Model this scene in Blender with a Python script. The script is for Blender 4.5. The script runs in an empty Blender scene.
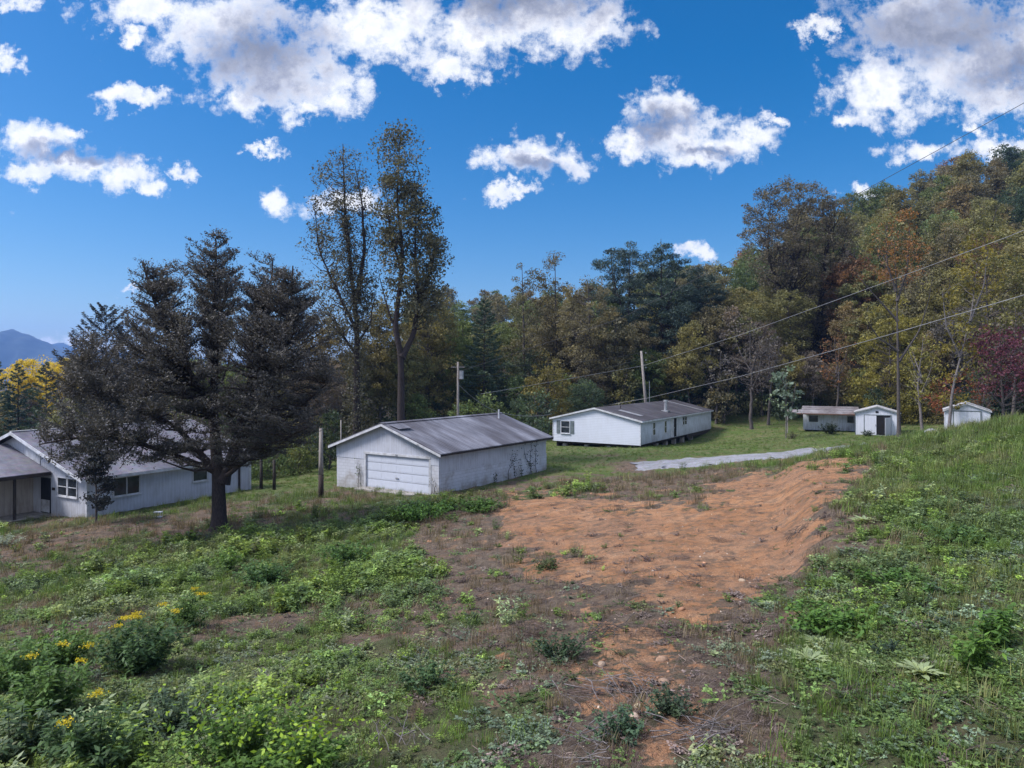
import bpy, math, random
import numpy as np
from mathutils import Vector

random.seed(5)
R0 = np.random.default_rng(11)
F, HZ, CX, CAMZ = 710.0, 372.0, 512.0, 7.5
scene = bpy.context.scene
COL = scene.collection

# ------------------------------------------------------------------ helpers
def sstep(a, b, x):
    t = np.clip((x-a)/(b-a), 0, 1)
    return t*t*(3-2*t)

def _hash(ix, iy, s):
    h = (ix*374761393 + iy*668265263 + s*982451653) & 0xffffffff
    h = ((h ^ (h >> 13))*1274126177) & 0xffffffff
    return ((h ^ (h >> 16)) & 0xffff)/65535.0

def vnoise(x, y, s=0):
    x = np.asarray(x, float); y = np.asarray(y, float)
    ix = np.floor(x).astype(np.int64); iy = np.floor(y).astype(np.int64)
    fx = x-ix; fy = y-iy
    fx = fx*fx*(3-2*fx); fy = fy*fy*(3-2*fy)
    a = _hash(ix, iy, s); b = _hash(ix+1, iy, s); c = _hash(ix, iy+1, s); d = _hash(ix+1, iy+1, s)
    return (a*(1-fx)+b*fx)*(1-fy)+(c*(1-fx)+d*fx)*fy

def fbm(x, y, s=0, o=4):
    t = 0; a = 1; n = 0
    for i in range(o):
        t = t+a*vnoise(x*2**i+17.3*i, y*2**i-9.1*i, s+i); n += a; a *= .5
    return t/n

def at(px, py, d):
    return np.array([(px-CX)/F*d, d, CAMZ-(py-HZ)/F*d])

# ------------------------------------------------------------------ terrain height
CP = [(0,768,8),(512,768,7),(1024,768,6),(219,768,8.3),(800,768,6.3),
      (0,650,14),(219,680,12.5),(512,650,11),(1024,650,8.5),(900,650,9.0),(700,640,11.5),(360,600,18),
      (0,575,27),(219,600,20),(219,527,33),(512,560,20),(512,500,34),(443,498,40.5),(341,490,44.5),
      (650,600,14),(700,520,23),(740,478,36),(730,462,48),(640,470,50),(560,480,45),
      (88,522,37.5),(0,527,37),(247,490,47.5),(300,500,41),
      (643,448,65),(553,448,69),(690,445,74),(712,440,80),(600,455,60),(720,450,60),
      (877,436,71),(800,434,75),(750,431,83),(960,436,66),(860,440,62),
      (1024,423,32),(960,431,36),(900,441,40),(850,453,44),(1024,500,17.5),(1024,600,10.3),
      (930,550,15.0),(880,490,23),(840,520,19.0),(820,580,14.3),(775,585,15.0),(760,530,20.5)]
cp = [at(*c) for c in CP]
cp += [np.array(c, float) for c in [
      (-8,0,3.0),(0,0,3.4),(8,0,4.5),(0,-30,4.5),(-30,-20,1.5),(30,-20,7.5),(30,10,8.0),(40,30,6.5),(36,45,3.2),(30,55,1.6),
      (-30,15,.3),(-45,35,-2),(-42,60,-3),(-20,62,-1.4),(-12,75,-1.2),(-3,62,.1),(5,85,.4),(60,60,4.0)]]
cp = np.array(cp)
def _U(r2):
    return np.where(r2 > 1e-9, .5*r2*np.log(np.maximum(r2, 1e-12)), 0)
def _fit():
    X = cp[:, :2]; n = len(X)
    K = _U(((X[:, None]-X[None])**2).sum(-1))+np.eye(n)*6.0
    P = np.c_[np.ones(n), X]
    A = np.zeros((n+3, n+3)); A[:n, :n] = K; A[:n, n:] = P; A[n:, :n] = P.T
    return np.linalg.solve(A, np.r_[cp[:, 2], 0, 0, 0])
_W = _fit()
TP = np.array([-200, 80, 300, 450, 600, 720, 860, 1024, 1250.])
TD = np.log(np.array([85, 130, 200, 300, 600, 4000.]))
TZ = np.array([[-11,-10.5,-8.5,-7.2,-6.6,-6.4,-5.5,-2,6],
               [-14,-13,-9,-4,0,6,15,24,34],
               [-18,-16,-6,13,15,23,40,56,70],
               [-20,-18,-2,18,18,26,45,60,75],
               [-20,-18,-8,5,5,10,20,30,40],
               [-40,-40,-40,-40,-40,-40,-40,-40,-40.]])+CAMZ
def ground(x, y, detail=True):
    x = np.atleast_1d(np.asarray(x, float)); y = np.atleast_1d(np.asarray(y, float))
    xc = np.clip(x, -90, 90); yc = np.clip(y, -40, 100)
    z = _W[-3]+_W[-2]*xc+_W[-1]*yc
    for i in range(len(cp)):
        z = z+_W[i]*_U((xc-cp[i, 0])**2+(yc-cp[i, 1])**2)
    z = np.clip(z, -6, 12)
    d = np.clip(y, 60, 3999); px = np.clip(CX+F*x/d, -199, 1249)
    i = np.clip(np.searchsorted(TP, px)-1, 0, len(TP)-2); j = np.clip(np.searchsorted(TD, np.log(d))-1, 0, len(TD)-2)
    u = (px-TP[i])/(TP[i+1]-TP[i]); v = np.clip((np.log(d)-TD[j])/(TD[j+1]-TD[j]), 0, 1)
    u = u*u*(3-2*u)
    far = (TZ[j, i]*(1-u)+TZ[j, i+1]*u)*(1-v)+(TZ[j+1, i]*(1-u)+TZ[j+1, i+1]*u)*v
    w = sstep(78, 102, y)
    z = z*(1-w)+far*w
    # cut bank on the right side of the dirt patch
    t = np.clip((y-10)/30, 0, 1)
    bx = 4.6+(y-12)*.36
    amp = .55*sstep(9, 14, y)*(1-sstep(30, 40, y))
    z = z+amp*(sstep(-.2, 1.3, x-bx)-.75*sstep(1.3, 6, x-bx))
    if detail:
        k = 1-sstep(50, 90, y)
        z = z+k*((fbm(x*.25, y*.25, 3)-.5)*.35+(fbm(x*1.1, y*1.1, 9)-.5)*.16+(vnoise(x*3.3, y*3.3, 5)-.5)*.05+(vnoise(x*7, y*7, 6)-.5)*.03)
    return z
def gz(x, y): return float(ground(x, y)[0])

# ------------------------------------------------------------------ regions of the ground
def inpoly(px, py, poly):
    px = np.asarray(px, float); py = np.asarray(py, float)
    ins = np.zeros(px.shape, bool); dist = np.full(px.shape, 1e9)
    n = len(poly)
    for k in range(n):
        x0, y0 = poly[k]; x1, y1 = poly[(k+1) % n]
        c = ((y0 > py) != (y1 > py)) & (px < (x1-x0)*(py-y0)/((y1-y0)+1e-12)+x0)
        ins ^= c
        dx, dy = x1-x0, y1-y0
        t = np.clip(((px-x0)*dx+(py-y0)*dy)/(dx*dx+dy*dy), 0, 1)
        dist = np.minimum(dist, np.hypot(px-x0-t*dx, py-y0-t*dy))
    return np.where(ins, dist, -dist)
ORANGE = [(498,502),(512,492),(560,488),(620,500),(690,498),(740,478),(800,462),(850,455),(862,462),(838,500),(812,545),(800,575),(770,600),(715,628),(700,648),(660,640),(640,600),(590,575),(530,560),(500,530)]
TRACK = [(560,600),(640,610),(715,640),(705,700),(700,768),(645,768),(640,710),(590,680)]
SPOT = [(485,655),(515,640),(520,680),(505,700),(488,690)]
LITTER = [(440,500),(520,484),(640,478),(760,468),(850,452),(880,455),(862,520),(830,590),(780,640),(770,700),(790,768),(560,768),(540,690),(480,640),(430,590),(410,540)]
FLAT = [(535,462),(600,452),(640,455),(660,470),(840,462),(830,480),(700,492),(600,496),(520,490)]
DRIVE = [(-40,575),(-40,535),(60,524),(130,522),(210,508),(290,503),(345,493),(372,500),(300,514),(215,533),(110,552),(40,575)]
def zones(x, y):
    """orange soil, green cover, dry litter, lawn"""
    d = np.maximum(y, 2.5)
    z = ground(x, y, False)
    px = CX+F*x/d; py = HZ+(CAMZ-z)/d*F
    n1 = fbm(x*.7, y*.7, 21)-.5; n2 = fbm(x*2.2, y*2.2, 31)-.5
    nn = (n1*60+n2*40)*np.clip(22/d, .25, 1.6)
    sf = np.clip(160/d, 3, 18)
    org = sstep(-sf, sf, inpoly(px, py, ORANGE)+nn)
    org = np.maximum(org, .62*sstep(-sf, sf, inpoly(px, py, TRACK)+nn*1.3))
    org = np.maximum(org, .9*sstep(-sf*.5, sf*.5, inpoly(px, py, SPOT)+nn*.5))
    lit = sstep(-sf*1.5, sf*1.5, inpoly(px, py, LITTER)+nn*1.6)
    flat = sstep(-5, 5, inpoly(px, py, FLAT)+nn*.5)
    drv = sstep(-9, 12, inpoly(px, py, DRIVE)+nn*1.6)
    lawn = sstep(40, 52, y)*(1-sstep(96, 104, y))
    dry = np.clip(np.maximum(np.maximum(lit, flat*.75*sstep(.3, .6, fbm(x*.35, y*.35, 44, 4))), drv*.9), 0, 1)
    bare = sstep(.50, .60, fbm(x*.5+3, y*.5, 47, 4))*np.where(px < 640, 1, .2)*sstep(560, 620, py)*.7
    dry = np.maximum(dry, bare)
    green = (1-dry)*(1-org)
    behind = y < 3
    org = np.where(behind, 0, org); green = np.where(behind, 1, green)
    return org, green, np.clip(dry*(1-org*.6), 0, 1), lawn, px, py

# ------------------------------------------------------------------ mesh building
def np_mesh(name, V, quads=None, tris=None, smooth=False, attrs=None):
    me = bpy.data.meshes.new(name)
    V = np.asarray(V, np.float32)
    me.vertices.add(len(V)); me.vertices.foreach_set('co', V.ravel())
    li, ls, n = [], [], 0
    for f, k in ((quads, 4), (tris, 3)):
        if f is not None and len(f):
            f = np.asarray(f, np.int32)
            li.append(f.ravel()); ls.append(n+np.arange(len(f))*k); n += f.size
    li = np.concatenate(li); ls = np.concatenate(ls).astype(np.int32)
    me.loops.add(len(li)); me.loops.foreach_set('vertex_index', li)
    me.polygons.add(len(ls)); me.polygons.foreach_set('loop_start', ls)
    if smooth: me.polygons.foreach_set('use_smooth', np.ones(len(ls), bool))
    me.update(calc_edges=True)
    for nm, (dom, typ, arr) in (attrs or {}).items():
        a = me.attributes.new(nm, typ, dom)
        a.data.foreach_set('value' if typ == 'FLOAT' else ('color' if typ == 'FLOAT_COLOR' else 'vector'), np.asarray(arr, np.float32).ravel())
    return me

def obj(name, me, mat=None, parent=None):
    o = bpy.data.objects.new(name, me); COL.objects.link(o)
    if mat is not None and not len(me.materials): me.materials.append(mat)
    if parent is not None: o.parent = parent
    return o

def tag(o, label=None, cat=None, group=None, kind=None):
    if label: o['label'] = label
    if cat: o['category'] = cat
    if group: o['group'] = group
    if kind: o['kind'] = kind
    return o

def thing(name, label, cat, loc=(0, 0, 0), rz=0, group=None):
    o = bpy.data.objects.new(name, None); COL.objects.link(o)
    o.empty_display_size = .3
    o.location = loc; o.rotation_euler = (0, 0, rz)
    return tag(o, label, cat, group)

class MB:
    def __init__(s): s.v = []; s.f = []
    def add(s, vs, fs):
        b = len(s.v); s.v += [tuple(map(float, v)) for v in vs]; s.f += [tuple(b+i for i in f) for f in fs]; return s
    def box(s, x0, x1, y0, y1, z0, z1):
        vs = [(x, y, z) for z in (z0, z1) for y in (y0, y1) for x in (x0, x1)]
        return s.add(vs, [(0,2,3,1),(4,5,7,6),(0,1,5,4),(2,6,7,3),(0,4,6,2),(1,3,7,5)])
    def prism(s, poly, vec):
        n = len(poly); vec = Vector(vec)
        vs = [Vector(p) for p in poly]; vs += [v+vec for v in vs]
        return s.add(vs, [tuple(range(n))[::-1], tuple(range(n, 2*n))]+[(i, (i+1) % n, n+(i+1) % n, n+i) for i in range(n)])
    def slab(s, a, b, c, d, t):
        """sloped plate through four points with thickness t downwards"""
        return s.prism([a, b, c, d], (0, 0, -t))
    def tube(s, pts, r, n=6):
        pts = [Vector(p) for p in pts]
        if not hasattr(r, '__len__'): r = [r]*len(pts)
        vs = []
        for i, p in enumerate(pts):
            t = (pts[min(i+1, len(pts)-1)]-pts[max(i-1, 0)]).normalized()
            u = t.cross(Vector((0.13, .21, 1)) if abs(t.z) < .9 else Vector((1, .1, 0))).normalized(); w = t.cross(u)
            vs += [p+(u*math.cos(2*math.pi*k/n)+w*math.sin(2*math.pi*k/n))*r[i] for k in range(n)]
        fs = [(i*n+k, i*n+(k+1) % n, (i+1)*n+(k+1) % n, (i+1)*n+k) for i in range(len(pts)-1) for k in range(n)]
        fs += [tuple(range(n))[::-1], tuple(range((len(pts)-1)*n, len(pts)*n))]
        return s.add(vs, fs)
    def build(s, name, mat, parent=None, smooth=False):
        me = bpy.data.meshes.new(name); me.from_pydata(s.v, [], s.f); me.update()
        import bmesh
        bm = bmesh.new(); bm.from_mesh(me); bmesh.ops.recalc_face_normals(bm, faces=bm.faces); bm.to_mesh(me); bm.free()
        if smooth:
            for p in me.polygons: p.use_smooth = True
        return obj(name, me, mat, parent)

# ------------------------------------------------------------------ materials
def newmat(name):
    m = bpy.data.materials.new(name); m.use_nodes = True
    nt = m.node_tree; nt.nodes.clear()
    out = nt.nodes.new('ShaderNodeOutputMaterial')
    return m, nt, out
def N(nt, t, **kw):
    n = nt.nodes.new(t)
    for k, v in kw.items():
        if k.startswith('i_'): n.inputs[k[2:].replace('_', ' ')].default_value = v
        elif k.startswith('n_'): n.inputs[int(k[2:])].default_value = v
        else: setattr(n, k, v)
    return n
def L(nt, a, b): nt.links.new(a, b)
def ramp(nt, src, stops):
    r = N(nt, 'ShaderNodeValToRGB'); cr = r.color_ramp
    while len(cr.elements) > 1: cr.elements.remove(cr.elements[-1])
    cr.elements[0].position = stops[0][0]; c = stops[0][1]; cr.elements[0].color = (*c, 1) if len(c) == 3 else c
    for p, c in stops[1:]:
        e = cr.elements.new(p); e.color = (*c, 1) if len(c) == 3 else c
    L(nt, src, r.inputs[0]); return r.outputs[0]
def mixc(nt, fac, a, b, mode='MIX'):
    m = N(nt, 'ShaderNodeMix', data_type='RGBA', blend_type=mode)
    for s, v in ((m.inputs[0], fac), (m.inputs[6], a), (m.inputs[7], b)):
        if hasattr(v, 'links'): L(nt, v, s)
        elif isinstance(v, (int, float)): s.default_value = v
        else: s.default_value = (*v, 1)
    return m.outputs[2]
def math_(nt, op, a, b=None, c=None, clamp=False):
    m = N(nt, 'ShaderNodeMath', operation=op, use_clamp=clamp)
    for i, v in enumerate((a, b, c)):
        if v is None: continue
        if hasattr(v, 'links'): L(nt, v, m.inputs[i])
        else: m.inputs[i].default_value = v
    return m.outputs[0]
def noise(nt, scale, detail=4, rough=.55, vec=None, dist=0):
    n = N(nt, 'ShaderNodeTexNoise', i_Scale=scale, i_Detail=detail, i_Roughness=rough, i_Distortion=dist)
    if vec is not None: L(nt, vec, n.inputs['Vector'])
    return n.outputs['Fac']
def coords(nt, kind='Object', scale=None):
    t = N(nt, 'ShaderNodeTexCoord').outputs[kind]
    if scale:
        m = N(nt, 'ShaderNodeMapping'); m.inputs['Scale'].default_value = scale; L(nt, t, m.inputs['Vector']); t = m.outputs[0]
    return t
def surf(nt, out, col, rough=.8, bump=None, bstr=.3, bdist=.02, metal=0, spec=.3):
    b = N(nt, 'ShaderNodeBsdfPrincipled'); b.inputs['Metallic'].default_value = metal
    b.inputs['Specular IOR Level'].default_value = spec
    for s, v in ((b.inputs['Base Color'], col), (b.inputs['Roughness'], rough)):
        if hasattr(v, 'links'): L(nt, v, s)
        elif isinstance(v, (int, float)): s.default_value = v
        else: s.default_value = (*v, 1)
    if bump is not None:
        bp = N(nt, 'ShaderNodeBump', i_Strength=bstr, i_Distance=bdist); L(nt, bump, bp.inputs['Height']); L(nt, bp.outputs[0], b.inputs['Normal'])
    L(nt, b.outputs[0], out.inputs[0]); return b

def simple(name, c1, c2=None, scale=3, rough=.8, metal=0, bstr=.15, stretch=None, spec=.3):
    m, nt, out = newmat(name)
    v = coords(nt, 'Object', stretch)
    n = noise(nt, scale, 5, .6, v)
    c2 = c2 or tuple(x*.6 for x in c1)
    col = ramp(nt, n, [(.35, c2), (.62, c1)])
    surf(nt, out, col, rough, n, bstr, .01, metal, spec); return m

def siding(name, base, dirt, axis='V', pitch=.2, dirtamt=.5, groove=.5):
    """painted boards; grooves, weather streaks and grime"""
    m, nt, out = newmat(name)
    v = coords(nt)
    sp = N(nt, 'ShaderNodeSeparateXYZ'); L(nt, v, sp.inputs[0])
    if axis == 'V': s = math_(nt, 'ADD', sp.outputs[0], sp.outputs[1])
    else: s = sp.outputs[2]
    fr = math_(nt, 'FRACT', math_(nt, 'DIVIDE', s, pitch))
    if axis == 'V': g = math_(nt, 'LESS_THAN', fr, .1)
    else: g = math_(nt, 'SUBTRACT', 1, fr)
    n1 = noise(nt, .9, 6, .65, v)
    vs = coords(nt, 'Object', (5, 5, .7)); n2 = noise(nt, 1.5, 6, .7, vs)
    low = math_(nt, 'SUBTRACT', 1, math_(nt, 'DIVIDE', sp.outputs[2], 1.1), clamp=True)
    k = math_(nt, 'ADD', math_(nt, 'MULTIPLY', n2, .65), math_(nt, 'MULTIPLY', n1, .45))
    k = math_(nt, 'ADD', k, math_(nt, 'MULTIPLY', low, .14))
    f = ramp(nt, k, [(.52, (0, 0, 0)), (.82, (1, 1, 1))])
    f = math_(nt, 'MULTIPLY', f, dirtamt)
    col = mixc(nt, f, base, dirt)
    col = mixc(nt, math_(nt, 'MULTIPLY', n1, .25), col, tuple(x*.75 for x in base))
    if axis == 'V': col = mixc(nt, math_(nt, 'MULTIPLY', g, groove), col, tuple(x*.35 for x in base))
    else: col = mixc(nt, math_(nt, 'MULTIPLY', math_(nt, 'LESS_THAN', fr, .12), groove), col, tuple(x*.45 for x in base))
    surf(nt, out, col, .6, g, .6, .012, spec=.35); return m

def blockwall(name, base):
    m, nt, out = newmat(name)
    v = coords(nt)
    sp = N(nt, 'ShaderNodeSeparateXYZ'); L(nt, v, sp.inputs[0])
    cb = N(nt, 'ShaderNodeCombineXYZ'); L(nt, math_(nt, 'ADD', sp.outputs[0], sp.outputs[1]), cb.inputs[0]); L(nt, sp.outputs[2], cb.inputs[1])
    br = N(nt, 'ShaderNodeTexBrick', i_Scale=1.0, i_Mortar_Size=.008, i_Brick_Width=.4, i_Row_Height=.2)
    br.inputs['Color1'].default_value = (*base, 1); br.inputs['Color2'].default_value = (*[x*.9 for x in base], 1)
    br.inputs['Mortar'].default_value = (*[x*.62 for x in base], 1)
    L(nt, cb.outputs[0], br.inputs['Vector'])
    n = noise(nt, 1.3, 6, .65, v)
    low = math_(nt, 'SUBTRACT', 1, math_(nt, 'DIVIDE', sp.outputs[2], .9), clamp=True)
    k = math_(nt, 'ADD', n, math_(nt, 'MULTIPLY', low, .22))
    f = ramp(nt, k, [(.52, (0, 0, 0)), (.8, (1, 1, 1))])
    col = mixc(nt, math_(nt, 'MULTIPLY', f, .7), br.outputs['Color'], (.2, .17, .13))
    surf(nt, out, col, .8, br.outputs['Fac'], -.5, .01); return m

def roofmat(name, base, dark, light, kind='metal', streak=(1, 1, 1), rustc=None, rustlo=.55):
    m, nt, out = newmat(name)
    v = coords(nt); vs = coords(nt, 'Object', streak)
    n1 = noise(nt, .55, 6, .65, vs); n2 = noise(nt, 3.5, 6, .7, vs)
    k = math_(nt, 'ADD', math_(nt, 'MULTIPLY', n1, .7), math_(nt, 'MULTIPLY', n2, .3))
    col = ramp(nt, k, [(.36, dark), (.5, base), (.66, light)])
    sp = N(nt, 'ShaderNodeSeparateXYZ'); L(nt, v, sp.inputs[0])
    if rustc:
        r = ramp(nt, noise(nt, .38, 5, .6, vs, .3), [(rustlo, (0, 0, 0)), (rustlo+.12, (1, 1, 1))])
        col = mixc(nt, math_(nt, 'MULTIPLY', r, .75), col, rustc)
    if kind == 'metal':
        fr = math_(nt, 'FRACT', math_(nt, 'DIVIDE', sp.outputs[1], .23))
        g = math_(nt, 'SINE', math_(nt, 'MULTIPLY', fr, 6.283))
        seam = math_(nt, 'LESS_THAN', math_(nt, 'FRACT', math_(nt, 'DIVIDE', sp.outputs[1], .92)), .035)
        col = mixc(nt, math_(nt, 'MULTIPLY', seam, .35), col, dark)
        surf(nt, out, col, .62, g, .35, .02, .15, .4)
    else:
        fr = math_(nt, 'FRACT', math_(nt, 'DIVIDE', sp.outputs[0], .16))
        g = math_(nt, 'LESS_THAN', fr, .14)
        w = N(nt, 'ShaderNodeTexVoronoi', i_Scale=3.5); L(nt, coords(nt, 'Object', (2.4, 1, 2)), w.inputs['Vector'])
        col = mixc(nt, .16, col, w.outputs['Color'], 'MULTIPLY')
        col = mixc(nt, math_(nt, 'MULTIPLY', g, .22), col, dark)
        surf(nt, out, col, .9, g, .3, .01)
    return m

def glassmat(name, c=(.015, .018, .022)):
    m, nt, out = newmat(name)
    n = noise(nt, 2, 2, .5, coords(nt))
    surf(nt, out, ramp(nt, n, [(.4, c), (.6, tuple(x*2.2 for x in c))]), .08, spec=.5); return m

def leafmat(name, lo, hi, trans=.35, rough=.55, src='OBJECT'):
    """colour from the object (or instance) colour, varied by the per-leaf attribute v"""
    m, nt, out = newmat(name)
    if src == 'OBJECT': base = N(nt, 'ShaderNodeObjectInfo').outputs['Color']
    else: base = N(nt, 'ShaderNodeAttribute', attribute_type='INSTANCER', attribute_name='tint').outputs['Color']
    v = N(nt, 'ShaderNodeAttribute', attribute_name='v').outputs['Fac']
    r = ramp(nt, v, [(0, lo), (.5, (1, 1, 1)), (1, hi)])
    col = mixc(nt, 1.0, base, r, 'MULTIPLY')
    p = N(nt, 'ShaderNodeBsdfPrincipled', i_Roughness=rough); p.inputs['Specular IOR Level'].default_value = .25
    L(nt, col, p.inputs['Base Color'])
    t = N(nt, 'ShaderNodeBsdfTranslucent'); L(nt, mixc(nt, 1.0, col, (1.25, 1.15, .7), 'MULTIPLY'), t.inputs[0])
    mx = N(nt, 'ShaderNodeMixShader', n_0=trans); L(nt, p.outputs[0], mx.inputs[1]); L(nt, t.outputs[0], mx.inputs[2])
    L(nt, mx.outputs[0], out.inputs[0]); return m

M = {}
M['leaf'] = leafmat('broad_leaf', (.55, .55, .6), (1.5, 1.45, 1.1))
M['autumn'] = leafmat('autumn_leaf', (.6, .62, .5), (1.6, 1.35, .9))
M['needle'] = leafmat('needle', (.55, .6, .7), (1.5, 1.45, 1.3), .18)
M['weed'] = leafmat('weed_leaf', (.6, .62, .65), (1.5, 1.4, 1.1), .3, .5, 'INST')
M['dry'] = leafmat('dry_stalk', (.45, .42, .42), (1.7, 1.65, 1.6), .1, .8, 'INST')
M['bark'] = simple('bark_grey', (.10, .085, .08), (.035, .03, .03), 6, .95, 0, .6, (6, 6, 1))
M['bark_dark'] = simple('bark_dark', (.055, .042, .04), (.018, .014, .014), 6, .95, 0, .6, (6, 6, 1))
M['bark_pale'] = simple('bark_pale', (.19, .17, .17), (.08, .07, .07), 5, .95, 0, .5, (5, 5, 1))
M['pole'] = simple('weathered_pole_wood', (.30, .27, .25), (.14, .12, .11), 4, .9, 0, .3, (8, 8, .6))
M['pole_dark'] = simple('creosoted_wood', (.05, .035, .03), (.02, .015, .012), 4, .9, 0, .3, (8, 8, .6))
M['wire'] = simple('aluminium_cable', (.26, .26, .27), (.18, .18, .19), 3, .5, .3)
M['wire_dark'] = simple('dark_cable', (.05, .05, .055), (.03, .03, .035), 3, .6)
M['white'] = simple('white_trim_paint', (.54, .55, .59), (.36, .36, .37), 2.5, .6)
M['greytrim'] = simple('grey_trim_paint', (.40, .40, .42), (.22, .21, .2), 2.5, .7)
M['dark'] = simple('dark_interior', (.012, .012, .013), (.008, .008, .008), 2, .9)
M['darkwood'] = simple('dark_stained_wood', (.045, .036, .032), (.02, .016, .014), 4, .85)
M['glass'] = glassmat('window_glass')
M['galv'] = simple('galvanised_metal', (.45, .46, .48), (.28, .28, .3), 4, .45, .6)
M['concrete'] = simple('concrete', (.30, .28, .26), (.16, .15, .14), 3, .9)
M['t111'] = siding('painted_board_siding', (.47, .49, .56), (.20, .18, .17), 'V', .2, .6, .32)
M['t111old'] = siding('peeling_board_siding', (.44, .45, .50), (.17, .15, .135), 'V', .2, .75, .34)
M['lap'] = siding('white_lap_siding', (.55, .58, .66), (.34, .34, .34), 'H', .16, .3, .3)
M['lapold'] = siding('stained_lap_siding', (.53, .56, .63), (.13, .125, .11), 'H', .16, .95, .28)
M['shedwall'] = siding('shed_panel', (.56, .58, .65), (.35, .34, .32), 'V', .3, .35, .14)
M['block'] = blockwall('painted_block', (.47, .48, .53))
M['gdoor'] = siding('garage_door_panel', (.50, .53, .61), (.32, .31, .30), 'H', .53, .25, .3)
M['metalroof'] = roofmat('weathered_metal_roof', (.145, .145, .17), (.06, .055, .065), (.27, .27, .31), 'metal', (.3, 1.2, .3), (.05, .042, .048), .47)
M['rustroof'] = roofmat('rusting_metal_roof', (.17, .155, .16), (.08, .065, .065), (.27, .26, .27), 'metal', (1, .6, 1), (.12, .08, .07), .5)
M['shingle'] = roofmat('dark_shingle', (.05, .046, .055), (.028, .026, .03), (.095, .09, .10), 'shingle', (.6, 1.4, .6))
M['shinglegrey'] = roofmat('worn_grey_shingle', (.125, .122, .15), (.07, .067, .082), (.20, .195, .22), 'shingle', (.6, 1, .6))
M['gravel'] = None

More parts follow.
